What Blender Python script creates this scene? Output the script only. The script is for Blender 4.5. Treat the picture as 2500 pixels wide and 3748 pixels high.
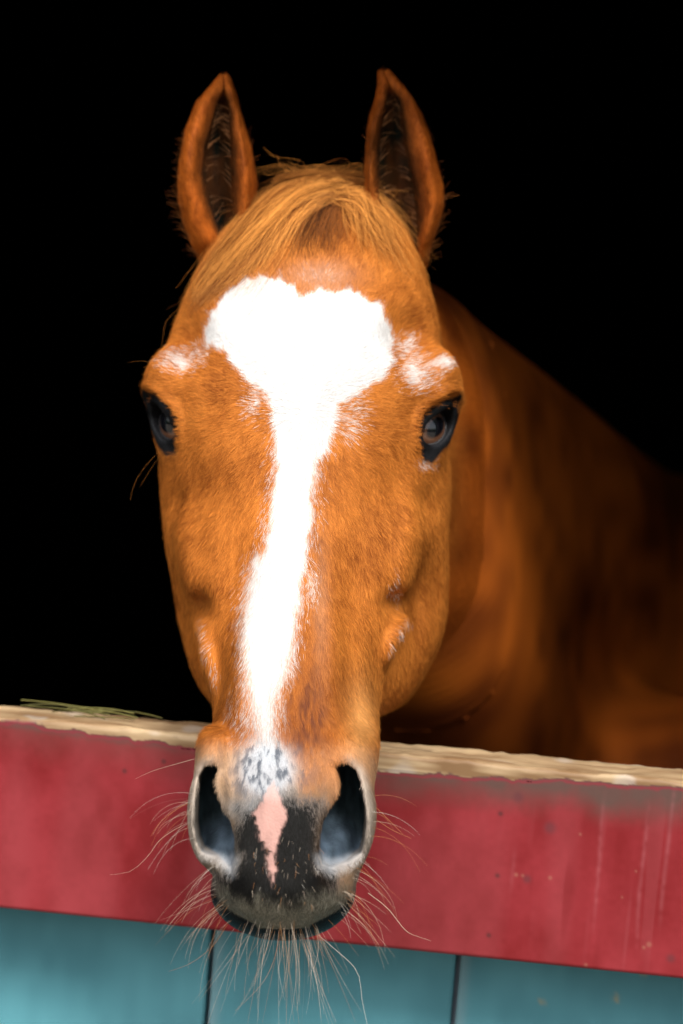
import bpy, math, os
import numpy as np
from mathutils import Vector, Matrix
from mathutils.bvhtree import BVHTree

R = math.radians
for o in list(bpy.data.objects): bpy.data.objects.remove(o)
scn = bpy.context.scene
COL = scn.collection
rng = np.random.default_rng(7)
HRES = 0.0014            # cell size of the head surface
FUR = 1.0                # coat density factor

# ------------------------------------------------------------------ camera
CAM_H, PITCH, ROLL, D0 = 1.60, 8.0, 4.6, 1.80
cd = bpy.data.cameras.new('camera'); cam = bpy.data.objects.new('camera', cd); COL.objects.link(cam)
cd.sensor_fit = 'VERTICAL'; cd.sensor_height = 36.0; cd.sensor_width = 24.0; cd.lens = 85.0
cd.clip_start = 0.05; cd.clip_end = 2000
cam.rotation_mode = 'XYZ'
Rm = Matrix.Rotation(R(90 - PITCH), 3, 'X') @ Matrix.Rotation(R(ROLL), 3, 'Z')
cam.matrix_world = Matrix.Translation((0, 0, CAM_H)) @ Rm.to_4x4()
cd.dof.use_dof = True; cd.dof.focus_distance = D0 - 0.065; cd.dof.aperture_fstop = 3.8
scn.camera = cam
CP = np.array([0, 0, CAM_H]); RX = np.array(Rm @ Vector((1, 0, 0))); UP = np.array(Rm @ Vector((0, 1, 0))); FW = np.array(Rm @ Vector((0, 0, -1)))
FP = 85 / 36 * 2350.6    # focal length in units of the 1568 px wide view of the photograph

def P(dx, dy, y=0.0):
    """head-space point (x right, y away, z up, metres) for a measured photo position and a real depth"""
    d = D0 + y
    return np.array([(dx - 784) / FP * d, y, -(dy - 1175.3) / FP * d])
def proj(p):
    d = D0 + p[..., 1]
    return 784 + p[..., 0] / d * FP, 1175.3 - p[..., 2] / d * FP
def W(p):
    """head space -> world"""
    p = np.asarray(p, float)
    return CP + p[..., 0:1] * RX + (p[..., 1:2] + D0) * FW + p[..., 2:3] * UP
def Wd(v):
    v = np.asarray(v, float)
    return v[..., 0:1] * RX + v[..., 1:2] * FW + v[..., 2:3] * UP

# ------------------------------------------------------------------ world and sun (bright overcast, light from in front of the stable)
SUN_EL, SUN_AZ = 52.0, 24.0      # azimuth from straight behind the camera, positive = to the right
w = bpy.data.worlds.new('World'); scn.world = w; w.use_nodes = True
nt = w.node_tree; nt.nodes.clear()
sky = nt.nodes.new('ShaderNodeTexSky'); sky.sky_type = 'NISHITA'; sky.sun_disc = False
sky.sun_elevation = R(SUN_EL); sky.sun_rotation = R(180 + SUN_AZ); sky.air_density = 1.0; sky.dust_density = 4.0
hs = nt.nodes.new('ShaderNodeHueSaturation'); hs.inputs['Saturation'].default_value = 0.35
bg = nt.nodes.new('ShaderNodeBackground'); bg.inputs['Strength'].default_value = 0.09
out = nt.nodes.new('ShaderNodeOutputWorld')
nt.links.new(sky.outputs[0], hs.inputs['Color']); nt.links.new(hs.outputs[0], bg.inputs['Color']); nt.links.new(bg.outputs[0], out.inputs[0])
sl = bpy.data.lights.new('sun', 'SUN'); sl.energy = 1.5; sl.angle = R(16); sl.color = (1, 0.96, 0.9)
so = bpy.data.objects.new('sun', sl); COL.objects.link(so); so.location = (0, -5, 8)
sd = Vector((math.sin(R(SUN_AZ)) * math.cos(R(SUN_EL)), -math.cos(R(SUN_AZ)) * math.cos(R(SUN_EL)), math.sin(R(SUN_EL))))
so.rotation_euler = sd.to_track_quat('Z', 'Y').to_euler()
scn.view_settings.view_transform = 'Standard'; scn.view_settings.look = 'None'
scn.view_settings.exposure = 1.38; scn.view_settings.gamma = 1.0
scn.render.engine = 'CYCLES'

# ------------------------------------------------------------------ helpers
def link(name, data, parent=None, label=None, cat=None, kind=None, group=None, mat=None):
    o = bpy.data.objects.new(name, data); COL.objects.link(o)
    if parent is not None:
        o.parent = parent; o.matrix_parent_inverse = parent.matrix_world.inverted()
    if label: o['label'] = label
    if cat: o['category'] = cat
    if kind: o['kind'] = kind
    if group: o['group'] = group
    if mat is not None: data.materials.append(mat)
    return o
def empty(name, loc, label, cat, group=None):
    o = bpy.data.objects.new(name, None); COL.objects.link(o); o.location = loc
    o.matrix_world = Matrix.Translation(loc)
    o['label'] = label; o['category'] = cat
    if group: o['group'] = group
    return o
def np_mesh(name, verts, loops, starts, smooth=True):
    me = bpy.data.meshes.new(name)
    n = len(verts); me.vertices.add(n); me.vertices.foreach_set('co', np.asarray(verts, np.float32).ravel())
    me.loops.add(len(loops)); me.loops.foreach_set('vertex_index', np.asarray(loops, np.int32))
    me.polygons.add(len(starts)); me.polygons.foreach_set('loop_start', np.asarray(starts, np.int32))
    me.update(calc_edges=True); me.validate(verbose=False)
    me.polygons.foreach_set('use_smooth', np.full(len(me.polygons), smooth, bool))
    return me
def color_attr(me, col, name='Col'):
    a = me.attributes.new(name, 'FLOAT_COLOR', 'POINT')
    c = np.ones((len(col), 4), np.float32); c[:, :3] = col[:, :3]
    if col.shape[1] == 4: c[:, 3] = col[:, 3]
    a.data.foreach_set('color', c.ravel())
def vec_attr(me, v, name):
    a = me.attributes.new(name, 'FLOAT_VECTOR', 'POINT'); a.data.foreach_set('vector', np.asarray(v, np.float32).ravel())
def vnoise(p, scale, seed=0):
    """smooth value noise, 0..1"""
    q = np.asarray(p, np.float32) / scale + 1000.0
    i = np.floor(q).astype(np.int64); f = q - i; f = f * f * (3 - 2 * f)
    def h(a, b, c):
        v = (a * 73856093) ^ (b * 19349663) ^ (c * 83492791) ^ (seed * 2654435761 + 12345)
        v = (v ^ (v >> 13)) * 1274126177; v = v ^ (v >> 16)
        return (v & 0xffff).astype(np.float32) / 65535.0
    r = 0
    for a in (0, 1):
        for b in (0, 1):
            for c in (0, 1):
                wgt = (f[..., 0] if a else 1 - f[..., 0]) * (f[..., 1] if b else 1 - f[..., 1]) * (f[..., 2] if c else 1 - f[..., 2])
                r = r + wgt * h(i[..., 0] + a, i[..., 1] + b, i[..., 2] + c)
    return r
def sstep(a, b, x):
    t = np.clip((x - a) / (b - a), 0, 1); return t * t * (3 - 2 * t)
def norm(v): return v / np.maximum(np.linalg.norm(v, axis=-1, keepdims=True), 1e-9)
def nodes(name):
    m = bpy.data.materials.new(name); m.use_nodes = True
    return m, m.node_tree, m.node_tree.nodes['Principled BSDF']

class PolyField:
    """signed distance to a closed outline, negative inside, sampled on a small table"""
    def __init__(s, pts, step, pad):
        pts = np.array(pts, float); s.lo = pts.min(0) - pad; hi = pts.max(0) + pad; s.step = step
        nx, ny = np.ceil((hi - s.lo) / step).astype(int) + 1
        X, Y = np.meshgrid(s.lo[0] + np.arange(nx) * step, s.lo[1] + np.arange(ny) * step, indexing='ij')
        s.t = s.exact(pts, X, Y).astype(np.float32)
    @staticmethod
    def exact(pts, X, Y):
        d = np.full(X.shape, 1e9); ins = np.zeros(X.shape, bool)
        for a, b in zip(pts, np.roll(pts, -1, 0)):
            ex, ey = b - a; wx, wy = X - a[0], Y - a[1]
            t = np.clip((wx * ex + wy * ey) / (ex * ex + ey * ey + 1e-12), 0, 1)
            d = np.minimum(d, np.hypot(wx - t * ex, wy - t * ey))
            if abs(ey) > 1e-12:
                c = ((a[1] <= Y) != (b[1] <= Y)) & (X < a[0] + (Y - a[1]) / ey * ex); ins ^= c
        return np.where(ins, -d, d)
    def __call__(s, x, y):
        u = np.clip((x - s.lo[0]) / s.step, 0, s.t.shape[0] - 1.001); v = np.clip((y - s.lo[1]) / s.step, 0, s.t.shape[1] - 1.001)
        i = u.astype(np.int32); j = v.astype(np.int32); fu = u - i; fv = v - j; t = s.t
        return (t[i, j] * (1 - fu) + t[i + 1, j] * fu) * (1 - fv) + (t[i, j + 1] * (1 - fu) + t[i + 1, j + 1] * fu) * fv

# ------------------------------------------------------------------ the horse's shape as a field (head space, metres)
def smin(a, b, k):
    h = np.clip(0.5 + 0.5 * (b - a) / k, 0, 1); return b + (a - b) * h - k * h * (1 - h)
def smax(a, b, k): return -smin(-a, -b, k)

class Loft:
    """stack of egg-shaped level sections: dy, cx, half width left, half width right, front depth, depth of widest point, back depth, squareness"""
    def __init__(s, rows, sig=0.008):
        rows = np.array(rows, float); d = D0 + rows[:, 5]
        z = -(rows[:, 0] - 1175.3) / FP * d
        cx = (rows[:, 1] - 784) / FP * d
        hl = rows[:, 2] / FP * d; hr = rows[:, 3] / FP * d
        T = np.stack([cx, hl, hr, rows[:, 4], rows[:, 5], rows[:, 6], rows[:, 7]], 1)
        o = np.argsort(z); z = z[o]; T = T[o]
        s.z0, s.z1 = z[0], z[-1]; s.g = np.arange(s.z0, s.z1 + 1e-9, 0.001)
        s.T = []
        ker = np.exp(-0.5 * (np.arange(-30, 31) * 0.001 / sig) ** 2); ker /= ker.sum()
        for c in range(T.shape[1]):
            v = np.interp(s.g, z, T[:, c]); vp = np.pad(v, 30, mode='edge' if c not in (1, 2) else 'reflect', **({} if c not in (1, 2) else {'reflect_type': 'odd'}))
            s.T.append(np.convolve(vp, ker, 'valid').astype(np.float32))
    def __call__(s, x, y, z):
        c = [np.interp(z, s.g, t).astype(np.float32) for t in s.T]
        cx, hl, hr, yf, ym, yb, p = c
        ax = x - cx; hw = np.where(ax < 0, hl, hr); hw = np.maximum(hw, 0.004)
        ay = y - ym; D = np.maximum(np.where(ay < 0, ym - yf, yb - ym), 0.01)
        F = (np.abs(ax / hw) ** p + np.abs(ay / D) ** p) ** (1 / p)
        r = np.sqrt(ax * ax + ay * ay) + 1e-6
        f = r * (1 - 1 / np.maximum(F, 1e-3)); f = np.where(F < 0.3, -0.6 * np.minimum(hw, D), f)
        ez = np.maximum(s.z0 - z, z - s.z1)
        return np.where(ez > 0, np.sqrt(np.maximum(f, 0) ** 2 + ez * ez), f)

#        dy   cx   hL   hR    yf     ym     yb    p
FACE = Loft([
 [ 420, 740,  45,  45, .150, .165, .21, 2.0],
 [ 440, 740, 112, 110, .125, .165, .24, 2.0],
 [ 482, 738, 165, 160, .100, .160, .27, 2.1],
 [ 540, 735, 232, 205, .070, .150, .29, 2.2],
 [ 620, 730, 275, 242, .045, .140, .30, 2.3],
 [ 700, 727, 304, 268, .026, .130, .30, 2.4],
 [ 780, 722, 330, 288, .012, .120, .29, 2.5],
 [ 860, 716, 340, 296, .003, .110, .28, 2.5],
 [ 950, 708, 326, 292, -.006, .105, .26, 2.5],
 [1030, 703, 318, 300, -.014, .100, .25, 2.4],
 [1100, 698, 308, 308, -.022, .095, .24, 2.3],
 [1180, 690, 292, 305, -.032, .085, .22, 2.15],
 [1250, 683, 272, 295, -.042, .070, .20, 2.1],
 [1330, 676, 250, 278, -.054, .050, .17, 2.05],
 [1400, 670, 228, 258, -.064, .030, .14, 2.05],
 [1480, 664, 202, 236, -.077, .008, .10, 2.1],
 [1560, 658, 183, 228, -.090, -.015, .065, 2.15],
 [1640, 654, 176, 230, -.103, -.035, .035, 2.2],
 [1700, 650, 176, 226, -.113, -.050, .015, 2.2],
 [1760, 646, 160, 196, -.123, -.060, .000, 2.2],
 [1830, 642, 158, 190, -.133, -.068, -.012, 2.2],
 [1900, 641, 160, 196, -.141, -.074, -.018, 2.3],
 [1960, 642, 156, 190, -.146, -.078, -.022, 2.4],
 [2010, 645, 154, 180, -.148, -.082, -.028, 2.5],
 [2045, 648, 150, 160, -.146, -.086, -.034, 2.5],
 [2076, 650, 134, 140, -.140, -.092, -.045, 2.4],
 [2099, 651, 105, 108, -.131, -.098, -.060, 2.3],
 [2117, 652,  60,  60, -.118, -.100, -.085, 2.2]])
JAW = Loft([
 [ 880, 690, 240, 240, .08, .14, .24, 3.0],
 [1000, 690, 306, 322, .055, .135, .26, 3.2],
 [1100, 690, 310, 336, .045, .130, .27, 3.2],
 [1250, 690, 302, 334, .035, .125, .27, 3.0],
 [1400, 690, 280, 327, .025, .120, .26, 2.8],
 [1480, 690, 263, 310, .02, .115, .25, 2.6],
 [1550, 690, 243, 284, .02, .110, .23, 2.4],
 [1600, 690, 216, 254, .025, .105, .20, 2.2],
 [1635, 690, 180, 218, .035, .100, .17, 2.1],
 [1655, 690, 140, 180, .05, .095, .14, 2.0],
 [1668, 690,  60,  80, .07, .090, .11, 2.0]])

class Eye:
    def __init__(s, S, n, alpha, side):
        s.n = norm(np.array(n, float)); s.c = S - s.n * 0.0178; s.side = side; s.R = 0.0212
        t1 = norm(np.cross(np.array([0, 0, 1.0]), s.n)) * side
        if t1[1] < 0: t1 = -t1
        t2 = norm(np.cross(s.n, t1)); t2 = t2 if t2[2] > 0 else -t2
        s.u = t1 * math.cos(alpha) + t2 * math.sin(alpha); s.v = -t1 * math.sin(alpha) + t2 * math.cos(alpha)
        s.a, s.b = 0.0172, 0.0112
    def uvw(s, x, y, z):
        x = x - s.c[0]; y = y - s.c[1]; z = z - s.c[2]
        return [x * a[0] + y * a[1] + z * a[2] for a in (s.u, s.v, s.n)]
EYE_L = Eye(P(388, 970, .059), (-.79, -.61, .04), R(38), -1)
EYE_R = Eye(P(995, 981, .049), (.68, -.73, .03), R(36), 1)

NOS_L = [(487,1757),(496,1768),(492,1801),(507,1848),(527,1885),(538,1920),(540,1964),(532,1992),(498,1966),(462,1958),(451,1935),(445,1898),(447,1841),(454,1790),(470,1763)]
NOS_R = [(771,1764),(793,1755),(815,1770),(828,1801),(839,1854),(840,1898),(835,1940),(828,1964),(798,1979),(758,1988),(740,1975),(733,1950),(735,1915),(742,1885),(760,1854),(780,1819),(779,1790)]
def nosfield(pts):
    q = np.array([P(a, b, -.125)[[0, 2]] for a, b in pts]); return PolyField(q, 0.0007, 0.02)
NF_L, NF_R = nosfield(NOS_L), nosfield(NOS_R)

def ell(x, y, z, c, r):
    a = (x - c[0]) / r[0]; b = (y - c[1]) / r[1]; d = (z - c[2]) / r[2]
    F = np.sqrt(a * a + b * b + d * d) + 1e-6
    rr = np.sqrt((x - c[0]) ** 2 + (y - c[1]) ** 2 + (z - c[2]) ** 2)
    return rr * (1 - 1 / np.maximum(F, .05))
def cone(x, y, z, a, b, ra, rb):
    ex, ey, ez = b - a; L2 = ex * ex + ey * ey + ez * ez
    t = np.clip(((x - a[0]) * ex + (y - a[1]) * ey + (z - a[2]) * ez) / L2, 0, 1)
    return np.sqrt((x - a[0] - t * ex) ** 2 + (y - a[1] - t * ey) ** 2 + (z - a[2] - t * ez) ** 2) - (ra + (rb - ra) * t)

# soft swellings and hollows: dx, dy, depth, rx, ry, rz, height
BUMPS = [
 (1000, 850, .040, .022, .03, .018, .007), (392, 858, .055, .020, .03, .018, .007),      # brow ridges
 (940, 770, .030, .020, .04, .018, -.010), (430, 778, .035, .018, .04, .018, -.009),      # hollows above the eyes
 (975, 905, .035, .012, .02, .008, .003), (1040, 905, .075, .024, .03, .026, .0032), (348, 890, .085, .024, .03, .028, .003),
 (720, 800, .00, .06, .04, .05, .004),                                                    # forehead
 (915, 1085, .02, .022, .03, .030, -.003), (450, 1090, .03, .020, .03, .030, -.003),
 (890, 1270, -.0, .016, .03, .03, .002), (480, 1270, .01, .016, .03, .03, .002),
 (915, 1378, -.005, .013, .03, .010, -.008), (460, 1388, .00, .012, .03, .012, -.008),    # end of the facial crest
 (930, 1428, -.012, .006, .03, .010, .003), (912, 1456, -.018, .006, .03, .011, .003), (893, 1492, -.026, .006, .03, .013, .003), (470, 1450, -.005, .006, .03, .014, .003), (480, 1500, -.015, .006, .03, .015, .003), (490, 1550, -.03, .006, .03, .016, .0025), (969, 1150, .03, .014, .04, .014, -.0028), (420, 1150, .04, .014, .04, .014, -.0028), (965, 1235, .03, .012, .04, .02, .002), (402, 1250, .04, .012, .04, .02, .002), (955, 1400, .03, .006, .04, .03, -.003),
 (925, 1300, .00, .009, .03, .025, .004), (440, 1310, .01, .009, .03, .025, .004),
 (870, 1560, -.04, .013, .03, .035, -.005), (500, 1560, -.04, .010, .03, .035, -.005),
 (760, 1480, -.07, .010, .02, .05, .0035), (560, 1500, -.07, .010, .02, .05, .003), (820, 1330, -.04, .018, .03, .04, -.0035), (545, 1330, -.04, .016, .03, .04, -.0035), (945, 1180, .01, .010, .03, .03, .003), (425, 1190, .02, .010, .03, .03, .003), (860, 1130, -.0, .02, .03, .02, -.002), (500, 1130, -.0, .02, .03, .02, -.002),       # edges of the nasal bone
 (800, 1600, -.07, .014, .03, .05, -.005), (520, 1600, -.07, .012, .03, .05, -.004),
 (742, 1740, -.115, .013, .02, .018, .002),
 (640, 1700, -.11, .020, .03, .03, -.002),
 (555, 1860, -.135, .007, .02, .028, .002), (722, 1860, -.135, .007, .02, .028, .002),
 (640, 1960, -.146, .018, .02, .035, -.003),
 (560, 1990, -.14, .010, .02, .010, .003), (728, 1990, -.14, .010, .02, .010, .003),
 (648, 2055, -.146, .035, .02, .014, .003),
 (1010, 1400, .10, .01, .05, .05, .002)]
BUMPS = [(P(b[0], b[1], b[2]), b[3:6], b[6] * (1.8 if b[1] < 1650 else 1)) for b in BUMPS]

CREST = [(P(780, 760, .24), .075), (P(1000, 885, .42), .070), (P(1185, 1035, .62), .080), (P(1375, 1235, .88), .105), (P(1540, 1440, 1.2), .16)]
THROAT = [(P(790, 1050, .23), .085), (P(905, 1330, .33), .095), (P(985, 1540, .46), .110), (P(1120, 1850, .78), .17), (P(1480, 1950, 1.15), .25)]
MIDN = [(P(900, 1000, .33), .075), (P(1060, 1230, .50), .085), (P(1240, 1430, .78), .11), (P(1480, 1680, 1.15), .19)]
TRUNK = [(P(1450, 1700, 1.1), .28), (P(1750, 1560, 1.7), .31), (P(1900, 1480, 2.2), .30)]

def dense(ch, n=4):
    p = np.array([np.append(a, r) for a, r in ch]); t = np.arange(len(p)); tt = np.linspace(0, len(p) - 1, (len(p) - 1) * n + 1)
    m = np.gradient(p, axis=0); i = np.minimum(tt.astype(int), len(p) - 2); u = (tt - i)[:, None]
    q = (2*u**3-3*u**2+1)*p[i] + (u**3-2*u**2+u)*m[i] + (-2*u**3+3*u**2)*p[i+1] + (u**3-u**2)*m[i+1]
    return [(a[:3], a[3]) for a in q]
CREST = dense(CREST, 10); THROAT = dense(THROAT, 14); MIDN = dense(MIDN, 12); TRUNK = dense(TRUNK, 6)
def f_body(x, y, z):
    f = None
    for ch in (CREST, THROAT, MIDN, TRUNK):
        h = None
        for (a, ra), (b, rb) in zip(ch[:-1], ch[1:]):
            g = cone(x, y, z, a, b, ra, rb); h = g if h is None else np.minimum(h, g)
        f = h if f is None else smin(f, h, .09)
    return f
def f_head(x, y, z):
    f = FACE(x, y, z)
    f = smin(f, JAW(x, y, z), .022)
    # nostril wings
    f = smin(f, ell(x, y, z, P(488, 1868, -.098), (.0172, .040, .0375)), .010)
    f = smin(f, ell(x, y, z, P(800, 1868, -.098), (.0192, .040, .0370)), .010)
    f = smin(f, ell(x, y, z, P(800, 1740, -.075), (.0200, .038, .026)), .014)
    f = smin(f, ell(x, y, z, P(500, 1735, -.075), (.0150, .036, .024)), .014)
    for E in (EYE_L, EYE_R):
        f = smin(f, ell(x, y, z, E.c - E.n * .001, (.0250, .0250, .0268)), .018)
    f = smin(f, ell(x, y, z, P(1005, 900, .060), (.0085, .024, .020)), .028)
    f = smin(f, ell(x, y, z, P(396, 898, .070), (.0085, .024, .020)), .028)
    for c, r, h in BUMPS:
        a = (x - c[0]) / r[0]; b = (y - c[1]) / r[1]; d = (z - c[2]) / r[2]
        q = a * a + b * b + d * d
        m = q < 6
        f[m] -= h * np.exp(-q[m])
    # eye openings and the crease above the lid
    for E in (EYE_L, EYE_R):
        u, v, wn = E.uvw(x, y, z)
        m = (np.abs(u) < .045) & (np.abs(v) < .045) & (wn > -.01) & (wn < .05)
        um, vm, wm = u[m], v[m], wn[m]; fm = f[m]
        e = np.sqrt((um / E.a) ** 2 + (vm / E.b) ** 2)
        e2 = np.sqrt((um / (E.a * 1.22)) ** 2 + ((vm - .004) / (E.b * 1.42)) ** 2)
        fm = fm + .0045 * np.exp(-((e2 - 1) * .016 / .0024) ** 2) * sstep(-.004, .006, vm)
        fm = fm - .0026 * np.exp(-((e2 - 1.35) * .016 / .004) ** 2) * sstep(-.004, .006, vm)
        f[m] = smax(fm, -np.maximum((e - 1) * E.b, .004 - wm), .003)
    # upper lip over lower lip
    lip = ell(x, y, z, P(650, 2044, -.080), (.0515, .042, .0350))
    f = smin(f, lip, .003)
    # nostrils
    for NF, c, sgn in ((NF_L, P(500, 1900, -.125), 1), (NF_R, P(785, 1900, -.125), -1)):
        m = (np.abs(x - c[0]) < .04) & (np.abs(z - c[2]) < .055) & (y < -.02)
        xm, ym, zm = x[m], y[m], z[m]
        s2 = NF(xm, zm)
        inner = sstep(-.012, .010, sgn * (xm - c[0]) + 0.004) * sstep(.004, -.016, zm - c[2])
        floor = -.125 + .048 * (1 - inner) + .010 * inner
        f[m] = smax(f[m], -smax(s2, ym - floor, .012), .0065)
    return f
def field(x, y, z):
    f = f_head(x, y, z)
    m = y > .05
    f[m] = smin(f[m], f_body(x[m], y[m], z[m]), .03)
    return f

def surface_net(fn, lo, hi, h, B=8):
    """smooth closed surface where fn = 0; only blocks near the surface are evaluated"""
    lo = np.array(lo, float); nb = np.ceil((np.array(hi) - lo) / (h * B)).astype(int); n = nb * B + 1
    g = [lo[i] + (np.arange(nb[i]) + .5) * B * h for i in range(3)]
    X, Y, Z = np.meshgrid(*[a.astype(np.float32) for a in g], indexing='ij')
    fc = fn(X.ravel(), Y.ravel(), Z.ravel()).reshape(X.shape)
    near = np.abs(fc) < h * B * 1.5
    sg = fc > 0; pad = np.pad(sg, 1, mode='edge')
    for ax in range(3):
        for s in (0, 2):
            sl_ = [slice(1, -1)] * 3; sl_[ax] = slice(s, s + sg.shape[ax]); near |= pad[tuple(sl_)] != sg
    vol = np.repeat(np.repeat(np.repeat(np.where(sg, 1, -1).astype(np.float32), B, 0), B, 1), B, 2)
    vol = np.pad(vol, ((0, 1), (0, 1), (0, 1)), mode='edge')
    idx = np.argwhere(near); r = np.arange(B)
    o = np.stack(np.meshgrid(r, r, r, indexing='ij'), -1).reshape(-1, 3)
    for k in range(0, len(idx), 3000):
        q = (idx[k:k + 3000, None, :] * B + o[None]).reshape(-1, 3)
        p = (lo + q * h).astype(np.float32)
        vol[q[:, 0], q[:, 1], q[:, 2]] = fn(p[:, 0].copy(), p[:, 1].copy(), p[:, 2].copy())
    s = vol > 0
    c = s[:-1, :-1, :-1].astype(np.int8)
    tot = np.zeros(c.shape, np.int8)
    for a in (0, 1):
        for b in (0, 1):
            for d in (0, 1):
                tot += s[a:s.shape[0] - 1 + a, b:s.shape[1] - 1 + b, d:s.shape[2] - 1 + d]
    act = np.argwhere((tot > 0) & (tot < 8)); N = len(act)
    ids = np.full(c.shape, -1, np.int32); ids[act[:, 0], act[:, 1], act[:, 2]] = np.arange(N)
    corner = np.array([[a, b, d] for a in (0, 1) for b in (0, 1) for d in (0, 1)])
    V = np.stack([vol[act[:, 0] + k[0], act[:, 1] + k[1], act[:, 2] + k[2]] for k in corner], 1)
    acc = np.zeros((N, 3)); cnt = np.zeros(N)
    for i in range(8):
        for j in range(i + 1, 8):
            if np.abs(corner[i] - corner[j]).sum() != 1: continue
            a, b = V[:, i], V[:, j]; m = (a > 0) != (b > 0)
            t = np.where(m, a / np.where(m, a - b, 1), 0)
            acc += np.where(m[:, None], corner[i] + t[:, None] * (corner[j] - corner[i]), 0); cnt += m
    pos = lo + (act + acc / cnt[:, None]) * h
    quads = []
    for ax in range(3):
        sl0 = [slice(None)] * 3; sl1 = [slice(None)] * 3; sl0[ax] = slice(0, -1); sl1[ax] = slice(1, None)
        a_, b_ = s[tuple(sl0)], s[tuple(sl1)]
        e = np.argwhere(a_ != b_); o1, o2 = [(1, 2), (2, 0), (0, 1)][ax]
        ok = (e[:, o1] > 0) & (e[:, o2] > 0) & (e[:, o1] < s.shape[o1] - 1) & (e[:, o2] < s.shape[o2] - 1); e = e[ok]
        out_ = b_[e[:, 0], e[:, 1], e[:, 2]]
        def nb_(da, db):
            q = e.copy(); q[:, o1] -= da; q[:, o2] -= db; return ids[q[:, 0], q[:, 1], q[:, 2]]
        Q = np.stack([nb_(1, 1), nb_(0, 1), nb_(0, 0), nb_(1, 0)], 1)
        Q[~out_] = Q[~out_][:, ::-1]; quads.append(Q)
    Q = np.concatenate(quads); Q = Q[(Q >= 0).all(1)]
    return pos, Q
def relax(pos, Q, it, lam=.5):
    e = np.concatenate([Q[:, [0, 1]], Q[:, [1, 2]], Q[:, [2, 3]], Q[:, [3, 0]]])
    n = len(pos); deg = np.bincount(e.ravel(), minlength=n).astype(float)
    for _ in range(it):
        s = np.stack([np.bincount(e[:, 0], pos[e[:, 1], k], n) + np.bincount(e[:, 1], pos[e[:, 0], k], n) for k in range(3)], 1)
        pos = pos + lam * (s / np.maximum(deg, 1)[:, None] - pos)
    return pos
def vnormals(pos, Q):
    n = np.cross(pos[Q[:, 2]] - pos[Q[:, 0]], pos[Q[:, 3]] - pos[Q[:, 1]])
    r = np.stack([sum(np.bincount(Q[:, c], n[:, k], len(pos)) for c in range(Q.shape[1])) for k in range(3)], 1)
    return norm(r)

head_v, head_q = surface_net(field, (-.20, -.175, -.34), (.20, .33, .30), HRES)
head_v = relax(head_v, head_q, 2)
head_n = vnormals(head_v, head_q)
print('head', len(head_v))

def body_field(x, y, z):
    f = f_body(x, y, z)
    # legs down to the stable floor
    for a, b, c, ra, rb, rc in LEGS:
        f = smin(f, cone(x, y, z, a, b, ra, rb), .06); f = smin(f, cone(x, y, z, b, c, rb * .95, rc), .02)
    return np.maximum(f + .005 * sstep(.337, .318, y), (.31 - y))
iW = lambda p: np.array([np.dot(np.array(p) - CP, RX), np.dot(np.array(p) - CP, FW) - D0, np.dot(np.array(p) - CP, UP)])
def legset():
    L = []
    for (a, ra, dxy) in ((P(1250, 1850, .72), .14, ((-.12, .02), (.14, -.06))), (P(1850, 1500, 2.1), .17, ((-.13, .05), (.15, -.05)))):
        top = W(a)
        for ox, oy in dxy:
            t = top + np.array([ox, oy, 0]); k = t.copy(); k[2] = .48; h = t.copy(); h[2] = .05
            L.append((iW(t), iW(k), iW(h), ra, .055, .045))
    return L
LEGS = legset()
body_v, body_q = surface_net(body_field, (-.3, .25, -1.6), (1.6, 2.9, .5), .012)
body_v = relax(body_v, body_q, 8)

# ------------------------------------------------------------------ ears (closed cupped shells)
def crom(pts, n, closed=True):
    pts = np.array(pts, float); N = len(pts); out = []
    for i in range(N if closed else N - 1):
        a, b, c, d = (pts[(i + k) % N] if closed else pts[min(max(i + k, 0), N - 1)] for k in (-1, 0, 1, 2))
        u = (np.arange(n) / n)[:, None]
        out.append(.5 * ((2 * b) + (c - a) * u + (2 * a - 5 * b + 4 * c - d) * u ** 2 + (3 * b - a - 3 * c + d) * u ** 3))
    if not closed: out.append(pts[-1:])
    return np.concatenate(out)
EAR_L = dict(rows=[(166,510,517),(170,504,524),(182,495,531),(215,469,541),(240,450,547),(300,427,564),(340,419,576),(380,412,583),(430,410,589),(470,413,584),(520,425,572),(560,442,565),(610,466,556),(650,500,550)],
             slot=[(166,512,0),(205,514,1),(240,512,9),(300,506,16),(340,503,22),(400,500,25),(450,506,22),(500,515,16),(540,520,8),(580,522,2),(650,524,0)], yc=[(166,.135),(400,.125),(560,.130),(650,.15)])
EAR_R = dict(rows=[(157,877,885),(161,869,892),(172,866,905),(200,866,928),(230,861,948),(270,850,970),(310,843,984),(350,841,996),(400,836,1008),(440,831,1017),(480,832,1017),(530,842,1001),(570,858,986),(610,880,978),(650,900,965)],
             slot=[(157,880,0),(195,893,1),(230,902,9),(280,902,17),(340,900,24),(400,906,29),(450,915,30),(500,928,24),(540,940,13),(575,945,4),(650,940,0)], yc=[(157,.135),(400,.125),(560,.130),(650,.15)])
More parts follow.
